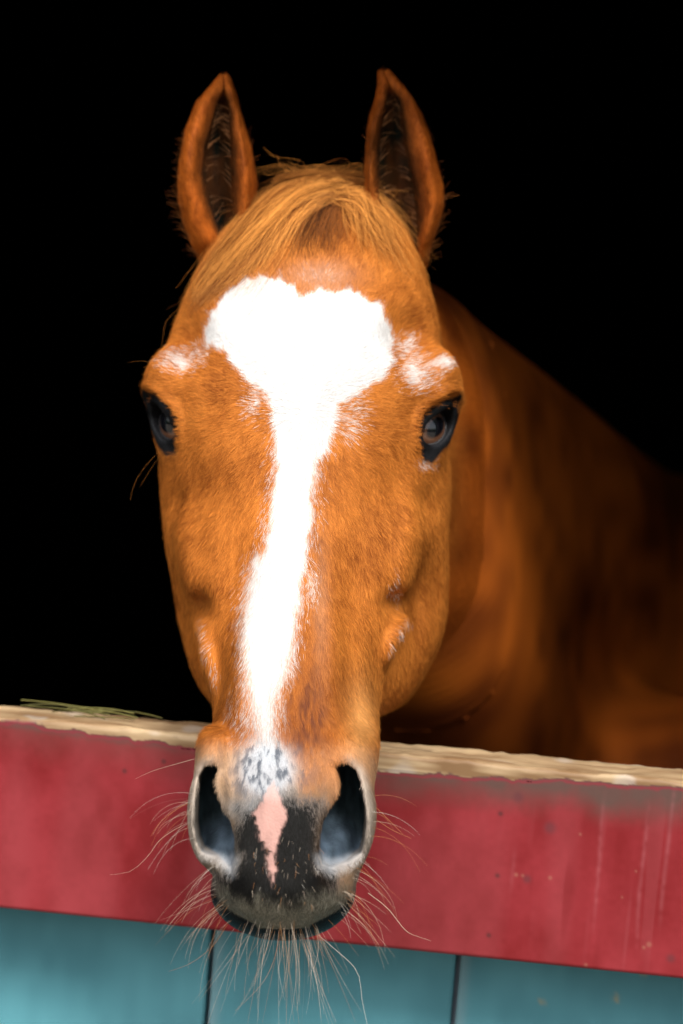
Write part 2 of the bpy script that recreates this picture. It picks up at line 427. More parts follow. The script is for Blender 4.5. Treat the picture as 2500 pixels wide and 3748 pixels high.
def build_ear(E):
    rows = np.array(E['rows'], float); sl_ = np.array(E['slot'], float); yc = np.array(E['yc'])
    tt = np.linspace(0, 1, 110) ** 1.25; dys = rows[0, 0] + 5 + tt * (rows[-1, 0] - rows[0, 0] - 5)
    V, inner = [], []
    for dy in dys:
        L, Rr = np.interp(dy, rows[:, 0], rows[:, 1]), np.interp(dy, rows[:, 0], rows[:, 2])
        sx, sw = np.interp(dy, sl_[:, 0], sl_[:, 1]), 1.45 * np.interp(dy, sl_[:, 0], sl_[:, 2])
        cx, w_ = (L + Rr) / 2, (Rr - L) / 2; g = .034 * min(1, (w_ / 80)) + .002; th = min(w_ * .16, 9)
        y0 = np.interp(dy, yc[:, 0], yc[:, 1])
        op = min(1, sw / 12)
        ptsL = [(sx - sw, -.42 * g + .25 * g * op, 1), (.5 * (sx - sw) + .5 * L, -.55 * g, 0), (L + .12 * w_, -.30 * g, 0), (L, .1 * g, 0), (L + .22 * w_, .65 * g, 0), (cx, g, 0)]
        ptsR = [(Rr - .22 * w_, .65 * g, 0), (Rr, .1 * g, 0), (Rr - .12 * w_, -.30 * g, 0), (.5 * (sx + sw) + .5 * Rr, -.55 * g, 0), (sx + sw, -.42 * g + .25 * g * op, 1)]
        inn = [(Rr - .3 * w_, -.20 * g, 1), (Rr - .25 * w_, .15 * g, 1), (cx + .35 * w_, .55 * g, 1), (cx, (.2 + .5 * op) * g, 1), (cx - .35 * w_, .55 * g, 1), (L + .25 * w_, .15 * g, 1), (L + .3 * w_, -.20 * g, 1)]
        if op < 1:
            inn = [(a * op + (sx + (a - sx) * .5) * (1 - op), b * op + (-.1 * g) * (1 - op), c) for a, b, c in inn]
        c = crom(ptsL + ptsR + inn, 5)
        pos = np.array([P(a, dy, y0 + b) for a, b in c[:, :2]])
        V.append(pos); inner.append(np.clip(c[:, 2], 0, 1))
    V = np.array(V); inner = np.array(inner); n, m = V.shape[:2]
    i, j = np.meshgrid(np.arange(n - 1), np.arange(m), indexing='ij'); j2 = (j + 1) % m
    Q = np.stack([i * m + j, (i + 1) * m + j, (i + 1) * m + j2, i * m + j2], -1).reshape(-1, 4)
    v = relax(V.reshape(-1, 3), Q, 2)
    return v, Q, inner.ravel()
ears = [build_ear(EAR_L), build_ear(EAR_R)]
all_v, all_q, part, inn_a = [head_v], [head_q], [np.zeros(len(head_v), int)], [np.zeros(len(head_v))]
off = len(head_v)
for k, (v, Q, ia) in enumerate(ears):
    n_ = vnormals(v, Q)
    if np.mean(((v - v.mean(0)) * n_).sum(1)[ia < .5]) < 0: Q = Q[:, ::-1]
    all_v.append(v); all_q.append(Q + off); part.append(np.full(len(v), k + 1)); inn_a.append(ia); off += len(v)
all_v = np.concatenate(all_v); all_q = np.concatenate(all_q); part = np.concatenate(part); inn_a = np.concatenate(inn_a)
all_n = vnormals(all_v, all_q)

# ------------------------------------------------------------------ coat pattern: where the white, dark and pink markings of this horse lie
BLAZE = [(690,692),(712,672),(765,668),(820,675),(865,700),(895,745),(908,780),(890,800),(893,830),(878,865),(840,893),(805,905),(775,925),(762,960),(755,1010),(752,1030),(725,1045),(722,1090),(715,1150),(712,1200),(700,1250),(690,1330),(682,1400),(672,1470),(657,1530),(640,1575),(629,1620),(626,1680),(640,1740),(612,1770),(580,1720),(592,1680),(582,1630),(572,1560),(562,1480),(565,1420),(570,1350),(585,1290),(613,1240),(622,1180),(635,1100),(638,1040),(632,960),(615,900),(575,875),(545,840),(520,810),(480,795),(463,778),(470,750),(490,715),(530,670),(565,640),(600,636),(640,640),(668,660)]
PINK = [(617,1806),(626,1792),(641,1814),(652,1846),(659,1867),(648,1894),(638,1930),(630,1955),(635,1990),(628,2026),(617,2012),(613,1982),(617,1955),(600,1929),(589,1889),(580,1858),(598,1841)]
DARK = [(545,1900),(560,1862),(590,1856),(640,1840),(690,1838),(722,1850),(738,1880),(733,1930),(742,1985),(770,2020),(760,2060),(700,2085),(640,2095),(580,2080),(520,2050),(498,2015),(540,2000),(548,1950)]
F_BLAZE, F_PINK, F_DARK = [PolyField(q, 2.0, 60) for q in (BLAZE, PINK, DARK)]
ROAN = [(952,858,42,42,.75),(1012,834,30,16,.9),(412,832,36,26,.8),(592,925,24,40,.55),(800,945,36,60,.5),(930,1425,12,14,.3),(914,1452,12,16,.36),(896,1484,12,18,.3),(468,1440,11,22,.3),(478,1490,13,32,.36),(492,1545,13,32,.3),(712,1330,20,55,.4),(975,1062,26,12,.45),
        (930,800,30,30,.6),(735,640,60,26,.22),(575,1480,22,110,.35),(455,815,30,25,.5),(905,1350,14,40,.3),(560,1640,40,70,.35),(700,1240,25,40,.3)]
NAVY = np.array([.028, .029, .033])
def mix(a, b, t): return a + (np.asarray(b) - a) * t[:, None]
def paint(p, prt, inn, jit=None):
    """base colour at head-space points; jit = per-strand random numbers that fray the edges"""
    n = len(p); dx, dy = proj(p)
    if jit is None: jit = np.full((n, 3), .5)
    jx, jy, jz = jit[:, 0] - .5, jit[:, 1], jit[:, 2]
    n1 = vnoise(p, .030, 1); n2 = vnoise(p * np.array([1.6, 1, .8]), .009, 2); n3 = vnoise(p * np.array([1.8, 1, .6]), .0035, 3)
    tone = .62 + .45 * (n1 - .5) + .30 * (n2 - .5) + .35 * (n3 - .5) + .85 * jx
    c = mix(np.tile(np.array([.17, .034, .004]), (n, 1)), (.71, .232, .038), np.clip(tone, 0, 1))
    # reddish, roaned skin right of the stripe on the nose
    red = np.exp(-((dx - 705) / 62) ** 2 - ((dy - 1640) / 130) ** 2)
    c = mix(c, (.17, .050, .020), np.clip(red * (.75 + 1.6 * (n3 - .5) + .5 * jx), 0, 1))
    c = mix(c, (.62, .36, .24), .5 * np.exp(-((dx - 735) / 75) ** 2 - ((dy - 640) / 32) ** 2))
    c = mix(c, (.42, .22, .13), .45 * np.exp(-((dx - 735) / 18) ** 2 - ((dy - 1380) / 150) ** 2))
    c = mix(c, (.78, .42, .14), .45 * np.exp(-((dx - 826) / 34) ** 2 - ((dy - 1650) / 95) ** 2))  # pale tan highlight beside the nose, put into the coat colour
    # ears redder and darker, dark skin inside with soft shade painted round the slot
    ear = prt > 0
    tone2 = (.75 + .5 * jy + .5 * (n3 - .5))[:, None]; c = np.where(ear[:, None], tone2 * c * np.array([.85, .66, .50]), c)
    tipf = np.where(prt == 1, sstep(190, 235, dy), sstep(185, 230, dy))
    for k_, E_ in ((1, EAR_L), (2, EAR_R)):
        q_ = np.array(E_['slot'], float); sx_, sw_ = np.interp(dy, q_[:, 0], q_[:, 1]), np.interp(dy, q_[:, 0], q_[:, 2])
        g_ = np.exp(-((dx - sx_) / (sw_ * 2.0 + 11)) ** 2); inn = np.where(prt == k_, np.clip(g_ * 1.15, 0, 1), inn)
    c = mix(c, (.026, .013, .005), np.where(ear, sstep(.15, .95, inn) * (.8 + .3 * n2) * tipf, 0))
    # tan muzzle
    mz = sstep(1670, 1760, dy + 25 * jx + 50 * (n1 - .5))
    c = mix(c, (.43, .31, .20), mz * np.clip(.25 + sstep(20, -60, dx - 700 + 60 * (n2 - .5)) * .5 + sstep(760, 840, dx) * .3 + sstep(1790, 1900, dy) * .3, 0, .95))
    gb = sstep(1765, 1840, dy + 40 * jx + 40 * (n1 - .5)) * (.55 + .45 * sstep(0, 60, np.abs(dx - 790) + 500 * (dx < 700))); c = mix(c, (.19, .125, .075), gb * .8 * (p[:, 1] < -.05))
    # white hairs
    bz = F_BLAZE(dx, dy) + (n3 - .5) * 10 + (n2 - .5) * 16
    soft = 7 + 16 * sstep(900, 1500, dy) + 12 * sstep(1450, 1650, dy) * 1.0
    wh = sstep(.6, -.6, (bz / soft) + jx * 1.1) * (p[:, 1] < .085)
    rp = np.zeros(n)
    for a, b, ra, rb, s_ in ROAN: rp = np.maximum(rp, s_ * np.exp(-((dx - a) / ra) ** 2 - ((dy - b) / rb) ** 2))
    rp = np.maximum(rp, .22 * sstep(50, 0, bz) * sstep(850, 1100, dy)) * (p[:, 1] < .085)
    roan = sstep(-.04, .04, rp * (.55 + .9 * n2) - jy * .95 - .06)
    wh = np.maximum(wh, roan * .85 * (1 - ear))
    wh *= 1 - .8 * sstep(1745, 1790, dy)
    white = np.tile(np.array([.80, .775, .745]), (n, 1)) * (1 - .20 * sstep(1500, 1720, dy)[:, None])
    c = c + (white - c) * wh[:, None]
    # blue grey snip with dark freckles
    sn = np.exp(-(((dx - 612) / 62) ** 2 + ((dy - 1765) / 62) ** 2) ** 1.5)
    c = mix(c, (.50, .53, .57), np.clip(sn * 1.3, 0, .85))
    sp = vnoise(p * np.array([1.2, 1, .6]), .0036, 9) * .6 + vnoise(p * np.array([1.2, 1, .6]), .0018, 10) * .4
    c = mix(c, (.06, .075, .10), sstep(.51, .60, sp) * sstep(1640, 1710, dy) * np.clip(np.exp(-((dx - 620) / 75) ** 2 - ((dy - 1770) / 70) ** 2) * 1.5, 0, .85))
    # grey tinge above the dark nose skin, then the dark skin
    c = mix(c, (.23, .24, .25), .75 * np.exp(-((dx - 590) / 75) ** 2 - ((dy - 1850) / 26) ** 2))
    fd = F_DARK(dx, dy); c = mix(c, (.13, .125, .12), sstep(34, 4, fd + (n2 - .5) * 30 + jx * 30) * .75 * (dy > 1700) * (p[:, 1] < -.06)); dk = sstep(10, -10, fd + (n2 - .5) * 22 + jx * 42 + (n3 - .5) * 14) * (dy > 1700)
    c = mix(c, np.array([.005, .005, .0045]) + .010 * (jz > .8)[:, None], dk * .98)
    brn = np.exp(-((dx - 742) / 16) ** 2 - ((dy - 1930) / 70) ** 2); c = mix(c, (.10, .05, .02), .6 * brn)
    # pale grey fringe of the upper lip
    lp = sstep(2045, 2085, dy + 22 * jx + 40 * (n2 - .5) - 25 * ((dx - 650) / 140) ** 2 * -1)
    c = c + (np.array([.34, .31, .235]) * (.12 + 1.2 * jz ** 1.5)[:, None] - c) * (lp * .9 * (p[:, 1] < -.07))[:, None]
    # nostrils: pale rims, black above, slate below
    for NF, sg_, cx0 in ((NF_L, 1, 500), (NF_R, -1, 785)):
        s2 = NF(p[:, 0], p[:, 2]); near = (p[:, 1] < -.02) & (dy > 1690) & (dy < 2060) & (np.abs(dx - cx0) < 120)
        outer = sstep(-10, 40, -sg_ * (dx - cx0)) + sstep(1950, 1985, dy) * .8
        rim = near * sstep(.009, .002, s2) * np.clip(outer, 0, 1) * (1 - dk)
        c = mix(c, (.50, .44, .38), rim * .65)
        ins = near * sstep(.0012, -.0012, s2)
        low = sstep(1850, 1940, dy + sg_ * (dx - cx0) * .6)
        dkc = np.array([.012, .020, .023]) * (.4 + 1.2 * n3[:, None]) + (np.array([.055, .075, .105]) * (.5 + .9 * n2)[:, None]) * low[:, None]
        c = c + (dkc - c) * ins[:, None]
        c = mix(c, (.45, .47, .50), near * sstep(.006, 0, np.abs(s2)) * sstep(1945, 1975, dy) * .5)
    # pink skin
    pk = sstep(3, -3, F_PINK(dx, dy) + (vnoise(p, .0021, 12) - .5) * 16) * (p[:, 1] < -.09)
    c = mix(c, np.array([.40, .225, .19]) * (.8 + .4 * n2[:, None]) + np.array([.12, .14, .14]) * sstep(1850, 1810, dy)[:, None], pk)
    # lower lip: black
    lf = FACE(p[:, 0].astype(np.float32), p[:, 1].astype(np.float32), p[:, 2].astype(np.float32))
    ll = sstep(.001, .003, lf) * (dy > 2010) * (np.abs(dx - 650) < 175) * (p[:, 1] < -.02)
    c = mix(c, (.003, .003, .0035), ll)
    sideg = (1 - ll) * (sstep(500, 470, dx) + sstep(805, 840, dx)) * sstep(1980, 2010, dy)
    c = mix(c, (.30, .29, .29), np.clip(sideg, 0, 1) * .8)
    # eyes
    skin = np.maximum(np.maximum(pk, dk * .25), ll)
    for E in (EYE_L, EYE_R):
        u, v, wn = E.uvw(p[:, 0], p[:, 1], p[:, 2]); nr = (wn > -.012) & (np.abs(u) < .06) & (np.abs(v) < .06)
        e = np.sqrt((u / E.a) ** 2 + (v / E.b) ** 2)
        lim = 1.50 + .28 * sstep(-.2, -.9, v / .012) + .22 * np.exp(-((u + .022) / .008) ** 2) + (n2 - .5) * .5 + .30 * sstep(0, .01, v)
        t = nr * sstep(.16, -.16, e - lim + jx * .25)
        lowlid = sstep(-.004, -.014, v)[:, None]; c = mix(c, NAVY * (.12 + .5 * lowlid) + .004 * n3[:, None], t); skin = np.maximum(skin, t * .9)
    return c, np.clip(skin, 0, 1)

# ------------------------------------------------------------------ materials of the animal
def coat_material(name, hair, rough=.55, spec=.08):
    m, t, b = nodes(name); N = t.nodes; Lk = t.links
    a = N.new('ShaderNodeAttribute'); a.attribute_name = 'Col'; Lk.new(a.outputs['Color'], b.inputs['Base Color'])
    b.inputs['Roughness'].default_value = rough; b.inputs['Specular IOR Level'].default_value = spec
    if hair:
        nn = N.new('ShaderNodeAttribute'); nn.attribute_name = 'sn'
        vt = N.new('ShaderNodeVectorTransform'); vt.vector_type = 'VECTOR'; vt.convert_from = 'OBJECT'; vt.convert_to = 'WORLD'
        Lk.new(nn.outputs['Vector'], vt.inputs[0]); Lk.new(vt.outputs[0], b.inputs['Normal'])
        b.inputs['Sheen Weight'].default_value = .0
    else:
        tc = N.new('ShaderNodeTexCoord'); no = N.new('ShaderNodeTexNoise'); no.inputs['Scale'].default_value = 520; no.inputs['Detail'].default_value = 4
        bp = N.new('ShaderNodeBump'); bp.inputs['Strength'].default_value = .35; bp.inputs['Distance'].default_value = .0012
        Lk.new(tc.outputs['Object'], no.inputs['Vector']); Lk.new(no.outputs[0], bp.inputs['Height']); Lk.new(bp.outputs[0], b.inputs['Normal'])
        Lk.new(a.outputs['Alpha'], b.inputs['Roughness'])
    return m
M_SKIN = coat_material('horse skin', False)
M_COAT = coat_material('short coat', True, .5, .08)
M_LONG = coat_material('long hair', True, .45, .2)
M_WHISK = coat_material('whisker', True, .4, .4)

# ------------------------------------------------------------------ the horse
base = W(P(1500, 1700, 1.3)).copy(); base[2] = 0
horse = empty('horse', tuple(base), 'chestnut horse with broad white blaze and pricked ears looking out over the half door', 'horse')
def neck_color(p):  # coat darker than on the face, part of the neck's shade put into the colour
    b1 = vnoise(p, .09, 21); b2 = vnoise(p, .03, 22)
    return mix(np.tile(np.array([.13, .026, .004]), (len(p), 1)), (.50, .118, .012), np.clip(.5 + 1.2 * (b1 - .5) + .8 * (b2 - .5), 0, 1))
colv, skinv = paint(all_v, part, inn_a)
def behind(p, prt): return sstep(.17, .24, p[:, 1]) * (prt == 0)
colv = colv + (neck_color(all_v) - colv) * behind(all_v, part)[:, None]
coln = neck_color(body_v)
rough = np.where(skinv > .4, .42, .7)
V = np.concatenate([all_v, body_v]); Q = np.concatenate([all_q, body_q + len(all_v)])
me = np_mesh('body', W(V) - base, Q.ravel(), np.arange(len(Q)) * 4)
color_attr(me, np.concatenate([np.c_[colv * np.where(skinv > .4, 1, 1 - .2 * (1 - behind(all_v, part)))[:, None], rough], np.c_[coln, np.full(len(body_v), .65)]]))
body = link('body', me, mat=M_SKIN); body.parent = horse

def ribbons(name, pos, wid, nrm, col, parent, mat, roll=.6, tipw=.25):
    """N strands of K points each as narrow tapering blades in ONE mesh"""
    N, K = pos.shape[:2]
    tan = np.gradient(pos, axis=1); tan = norm(tan)
    side = norm(np.cross(tan, nrm[:, None, :])); up = np.cross(side, tan)
    a = (rng.random(N) - .5) * 2 * roll
    sv = side * np.cos(a)[:, None, None] + up * np.sin(a)[:, None, None]
    wv = wid * np.linspace(1, tipw, K)[None, :] if wid.ndim == 2 and wid.shape[1] == 1 else wid
    A = pos - sv * wv[..., None] / 2; B = pos + sv * wv[..., None] / 2
    vv = np.stack([A, B], 2).reshape(N, K * 2, 3)
    i = np.arange(K - 1) * 2
    q = np.stack([i, i + 1, i + 3, i + 2], 1)
    Qd = (np.arange(N)[:, None, None] * K * 2 + q[None]).reshape(-1, 4)
    me = np_mesh(name, W(vv.reshape(-1, 3)) - base, Qd.ravel(), np.arange(len(Qd)) * 4)
    nv = norm(nrm[:, None, None, :] * 1.0 + up[:, :, None, :] * .35 + np.stack([-sv, sv], 2) * .55)
    vec_attr(me, Wd(nv.reshape(-1, 3)), 'sn')
    if col.ndim == 2: col = np.repeat(col[:, None, :], K, 1)
    color_attr(me, np.repeat(col, 2, axis=1).reshape(-1, 3))
    o = link(name, me, mat=mat); o.parent = parent
    return o

# short coat: blades rooted on the skin, following the lie of the hair
def coat(n):
    Q = all_q; c = all_v[Q].mean(1); d1 = all_v[Q[:, 2]] - all_v[Q[:, 0]]; d2 = all_v[Q[:, 3]] - all_v[Q[:, 1]]
    fn = np.cross(d1, d2); ar = np.linalg.norm(fn, axis=1) / 2; fn = norm(fn)
    dx, dy = proj(c); view = norm(c - np.array([0, -D0, 0])); fac = -(fn * view).sum(1)
    wgt = ar * np.where(fac > -.05, 1.0, .0) * np.where(c[:, 1] > .26, 0, 1) + ar * (fac <= -.05) * (fac > -.6) * (c[:, 1] < .2) * .45
    wgt = wgt * np.where(part[Q[:, 0]] > 0, 1.5, 1) * np.where(dy > 1700, 1.35, 1) * np.where(inn_a[Q[:, 0]] > .6, .07, 1)
    s2 = np.minimum(NF_L(c[:, 0], c[:, 2]), NF_R(c[:, 0], c[:, 2])); nos = (s2 < .0006) & (c[:, 1] < -.02) & (dy > 1700)
    wgt = wgt * np.where(nos, .12, 1)
    for E in (EYE_L, EYE_R):
        u, v, wn = E.uvw(c[:, 0], c[:, 1], c[:, 2]); e = np.sqrt((u / E.a) ** 2 + (v / E.b) ** 2)
        wgt = wgt * np.where((wn > -.02) & (e < 1.12), 0, 1)
    k = rng.choice(len(Q), n, p=wgt / wgt.sum())
    r1, r2 = rng.random(n), rng.random(n)
    q = all_v[Q[k]]; nq = all_n[Q[k]]
    root = (q[:, 0] * ((1 - r1) * (1 - r2))[:, None] + q[:, 1] * (r1 * (1 - r2))[:, None] + q[:, 2] * (r1 * r2)[:, None] + q[:, 3] * ((1 - r1) * r2)[:, None])
    nr = norm(nq.mean(1)); prt = part[Q[k, 0]]; inn = inn_a[Q[k, 0]]
    dx, dy = proj(root)
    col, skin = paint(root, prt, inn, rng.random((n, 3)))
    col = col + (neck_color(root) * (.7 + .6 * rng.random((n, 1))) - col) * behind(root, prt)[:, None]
    # lie of the hair
    ox, oy = dx - (700 - .05 * (dy - 950)), -(dy - 945)
    rr = np.hypot(ox, oy) + 20
    f = np.stack([ox / rr * np.where(oy > 0, 1.1, 1.25), np.full(n, -.18), oy / rr], 1)
    f[:, 2] -= .25 * (dy > 1000); f[:, 1] += .35 * (np.abs(ox) > 200)
    nz = np.stack([vnoise(root, .012, 31), vnoise(root, .012, 32), vnoise(root, .012, 33)], 1) - .5
    nz2 = np.stack([vnoise(root, .004, 34), vnoise(root, .004, 35), vnoise(root, .004, 36)], 1) - .5
    f = f + nz * .8 + nz2 * .7 + rng.normal(0, .16, (n, 3))
    earm = prt > 0
    f[earm] = np.stack([np.where(prt[earm] == 1, -.35, .35), np.full(earm.sum(), -.1), np.full(earm.sum(), 1.0)], 1) + nz[earm] + rng.normal(0, .25, (earm.sum(), 3)) * (1 + 1.5 * inn[earm, None])
    lip = (dy > 2030) & ~earm
    f[lip] = np.stack([(dx[lip] - 650) / 260, np.full(lip.sum(), -.3), np.full(lip.sum(), -1.0)], 1) + rng.normal(0, .22, (lip.sum(), 3))
    for NF, sg_ in ((NF_L, -1), (NF_R, 1)):
        pass
    t = norm(f - nr * (f * nr).sum(1)[:, None])
    L = .0058 * (.7 + .6 * rng.random(n))
    L *= np.where(dy > 1700, .62, 1) * np.where(earm, 1.05 * (.4 + .6 * sstep(170, 260, dy)), 1) * np.where((dy < 760) & ~earm, np.where(col[:, 2] > .3, .6, 1.1), 1)
    L *= np.where(skin > .5, .45, 1) * np.where(lip & (skin < .5), 1.25 - .6 * sstep(2080, 2105, dy), 1)
    L *= np.where(earm & (inn > .5), 1.5, 1)
    lift = .20 + .22 * rng.random(n) + .35 * (rng.random(n) > .97)
    lift = np.where(earm & (inn > .4), .55, lift); lift = np.where(earm & (inn <= .4), lift * .8, lift)
    lw = .00028 * (.7 + .6 * rng.random(n))
    K = 3; s = np.linspace(0, 1, K)[None, :, None]
    pos = root[:, None] - nr[:, None] * .0003 + t[:, None] * L[:, None, None] * s + nr[:, None] * (L * lift)[:, None, None] * (s - .35 * s * s)
    br = (.90 + .25 * rng.random(n))[:, None]
    col = np.clip(col * br, 0, .9)
    cc = col[:, None, :] * np.array([.60, .98, 1.2])[None, :, None]; cc = np.minimum(cc, .86)  # dark roots, lighter tips: occlusion between strands put into the colour
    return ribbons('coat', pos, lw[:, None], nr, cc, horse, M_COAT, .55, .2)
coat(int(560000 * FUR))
print('coat done')

bvh = BVHTree.FromPolygons([tuple(v) for v in all_v[:len(head_v)].tolist()], head_q.tolist())
def surf(dx, dy):
    o = Vector((0, -D0, 0)); t = Vector(tuple(P(dx, dy, 0))) - o
    h = bvh.ray_cast(o, t.normalized())
    if h[0] is None:
        h = bvh.find_nearest(Vector(tuple(P(dx, dy, .12))))
        return np.array(h[0]), np.array(h[1])
    n = np.array(h[1])
    return np.array(h[0]), n

# forelock
def guide(pts, n=14):
    c = crom(np.array(pts, float), 8, closed=False); t = np.linspace(0, len(c) - 1, n); i = np.minimum(t.astype(int), len(c) - 2); u = (t - i)[:, None]
    return c[i] * (1 - u) + c[i + 1] * u
def lock(A, B, n, lift0, lift1, spread, minlen, col, wdt, wob=6.0):
    GA, GB = guide(A), guide(B); K = len(GA)
    s = rng.random(n); le = minlen + (1 - minlen) * rng.random(n) ** .6
    base2 = GA[None] * (1 - s)[:, None, None] + GB[None] * s[:, None, None]
    t = np.linspace(0, 1, K)
    pts = np.zeros((n, K, 2))
    for j in range(n):
        for a in (0, 1): pts[j, :, a] = np.interp(t * le[j], t, base2[j, :, a])
    pts[..., 1] += 20 * np.clip((470 - pts[..., 1]) / 60, 0, 1)
    lift0 *= .7; lift1 *= .8
    ph = rng.random((n, 2)) * 6.28; ck = np.floor(s * 14)  # clumps
    cph = rng.random(20)[ck.astype(int)] * 6.28; camp = rng.normal(0, 1, 20)[ck.astype(int)]
    wig = np.sin(t[None] * 5 + ph[:, :1]) * wob * .5 + np.sin(t[None] * 7 + cph[:, None]) * wob + camp[:, None] * t[None] * 14
    pts[..., 0] += wig * .7 + rng.normal(0, spread, (n, 1)) * (.3 + t); pts[..., 1] += -wig * .7 + rng.normal(0, spread, (n, 1)) * (.3 + t)
    pos = np.zeros((n, K, 3)); nr = np.zeros((n, 3))
    gx = {}
    for j in range(n):
        for k in range(K):
            key = (int(pts[j, k, 0] // 5), int(pts[j, k, 1] // 5))
            if key not in gx: gx[key] = surf(key[0] * 5 + 2.5, key[1] * 5 + 2.5)
            h, nn = gx[key]
            d = h[1]
            lf = lift0 + (lift1 - lift0) * t[k]
            q = P(pts[j, k, 0], pts[j, k, 1], d); pos[j, k] = q + nn * (lf * (.4 + 1.1 * (ph[j, 0] / 6.28)) + max(0, min(1.5, camp[j])) * .0022 * t[k])
            if k == K // 2: nr[j] = nn
    for _ in range(3): pos[:, 1:-1] = .5 * pos[:, 1:-1] + .25 * (pos[:, :-2] + pos[:, 2:])
    tone = np.clip(.5 + .30 * rng.normal(0, 1, n) + .38 * camp, 0, 1)
    c = mix(np.tile(np.array(col[0]), (n, 1)), col[1], tone)
    cc = c[:, None, :] * (.75 + .35 * np.sin(t * 3.1)[None, :, None])
    return pos, np.full((n, 1), wdt) * (.7 + .6 * rng.random((n, 1))), nr, cc
FC = ((.13, .028, .004), (.86, .35, .075))
locks = [
 lock([(775,408),(700,415),(640,436),(590,472),(540,530),(500,590),(462,645),(432,695)], [(775,468),(735,482),(690,515),(640,565),(585,615),(530,655),(488,690),(455,715)], 1500, .007, .003, 7, .4, FC, .00034),
 lock([(745,406),(690,420),(630,447),(585,495),(530,560),(480,630)], [(790,430),(730,447),(670,492),(610,545),(550,605),(495,665)], 900, .012, .005, 9, .5, FC, .00036, 9),
 lock([(780,412),(830,428),(865,462),(895,520),(925,580),(960,650)], [(770,450),(805,462),(840,490),(870,535),(900,590),(935,645)], 220, .006, .003, 10, .25, FC, .00034, 8),
 lock([(790,455),(830,462),(860,490),(885,540),(915,600)], [(770,470),(800,480),(825,505),(845,540),(870,580)], 150, .010, .006, 10, .4, FC, .00036, 8),
 lock([(770,450),(800,470),(825,500),(840,545),(850,585)], [(760,460),(785,480),(800,510),(815,540),(825,570)], 110, .010, .006, 10, .5, FC, .0003, 10),
 lock([(700,470),(690,495),(690,525),(680,560),(690,590)], [(810,470),(800,500),(790,530),(780,560),(775,590)], 340, .006, .002, 12, .3, ((.02,.008,.003),(.26,.08,.018)), .00034, 12),
 lock([(820,405),(760,402),(700,398),(640,404),(600,430)], [(840,430),(780,425),(720,428),(660,440),(610,470)], 260, .009, .006, 9, .4, ((.14,.04,.008),(.42,.15,.03)), .0003, 12),
 lock([(640,402),(690,396),(740,400),(800,404),(850,425)], [(660,430),(710,425),(760,428),(810,436),(850,455)], 220, .009, .006, 9, .4, ((.14,.04,.008),(.42,.15,.03)), .0003, 12),
 lock([(745,415),(690,440),(635,480),(590,540),(560,610),(520,680)], [(800,450),(740,470),(690,520),(650,590),(610,650),(560,700)], 170, .009, .006, 20, .5, FC, .0003, 16),
 lock([(745,415),(800,430),(850,470),(900,540),(950,620)], [(760,450),(790,490),(820,540),(850,600),(880,650)], 120, .009, .006, 18, .5, FC, .0003, 16),
 lock([(700,405),(660,390),(625,392),(590,405)], [(800,415),(750,395),(700,388),(650,395)], 40, .009, .008, 14, .5, FC, .00028, 14),
 lock([(760,405),(790,392),(825,400),(850,415)], [(700,412),(740,396),(790,402),(830,425)], 40, .009, .008, 14, .5, FC, .00028, 14),
]
Pm, Wm, Nm, Cm = [np.concatenate([l[i] for l in locks]) for i in range(4)]
ribbons('forelock', Pm, Wm, Nm, Cm, horse, M_LONG, .8, .3)

# loose flyaway hairs over the poll and beside the ears, whiskers, lashes: fine tapering tubes
def tubes(name, strands, mat, parent):
    V_, Q_, C_, N_ = [], [], [], []; o = 0
    for pts, r0, r1, col in strands:
        pts = np.array(pts); K = len(pts); tg = norm(np.gradient(pts, axis=0))
        s_ = norm(np.cross(tg, np.array([.3, .9, .2]))); u_ = np.cross(s_, tg); r = np.linspace(r0, r1, K)[:, None]
        for a in (0, 2.094, 4.189): pass
        ring = np.stack([s_ * math.cos(a) + u_ * math.sin(a) for a in (0, 2.094, 4.189)], 1)
        V_.append((pts[:, None] + ring * r[:, None]).reshape(-1, 3)); N_.append(ring.reshape(-1, 3)); C_.append(np.tile(col, (K * 3, 1)))
        for k in range(K - 1):
            for j in range(3):
                Q_.append((o + k * 3 + j, o + k * 3 + (j + 1) % 3, o + (k + 1) * 3 + (j + 1) % 3, o + (k + 1) * 3 + j))
        o += K * 3
    me = np_mesh(name, W(np.concatenate(V_)) - base, np.array(Q_).ravel(), np.arange(len(Q_)) * 4)
    vec_attr(me, Wd(np.concatenate(N_)), 'sn'); color_attr(me, np.concatenate(C_))
    ob = link(name, me, mat=mat); ob.parent = parent; return ob
def arc(p0, d, L, grav, curl, K=12):
    pts = [np.array(p0)]; d = norm(np.array(d, float)); cv = rng.normal(0, curl, 3)
    for k in range(K - 1):
        pts.append(pts[-1] + d * L / (K - 1)); d = norm(d + np.array([0, 0, -grav]) / (K - 1) + cv / (K - 1))
    return np.array(pts)
def hit(dx, dy):
    o = Vector((0, -D0, 0)); t = Vector(tuple(P(dx, dy, 0))) - o
    h = bvh.ray_cast(o, t.normalized()); return None if h[0] is None else (np.array(h[0]), np.array(h[1]))
WC = [(.62, .50, .38), (.55, .42, .32), (.42, .17, .05), (.50, .24, .09), (.62, .56, .50), (.10, .06, .04)]
wh = []
def whisk(n, box, dirf, Lr, grav, r=.000085):
    k = 0
    while k < n:
        dx, dy = rng.uniform(box[0], box[2]), rng.uniform(box[1], box[3]); h = hit(dx, dy)
        k += 1
        if h is None: continue
        d = norm(h[1] * .6 + np.array(dirf(dx, dy)) + rng.normal(0, .22, 3))
        L = rng.uniform(*Lr) * (1 if rng.random() > .2 else .5)
        wh.append((arc(h[0] - h[1] * .001, d, L, grav * rng.uniform(.5, 1.6), .35), r * rng.uniform(.75, 1.25), r * .35, np.array(WC[rng.choice(6, p=[.25, .2, .2, .15, .15, .05])])))
whisk(70, (500, 2110, 780, 2149), lambda x, y: ((x - 650) / 130, .05, -1.1), (.02, .078), .5)
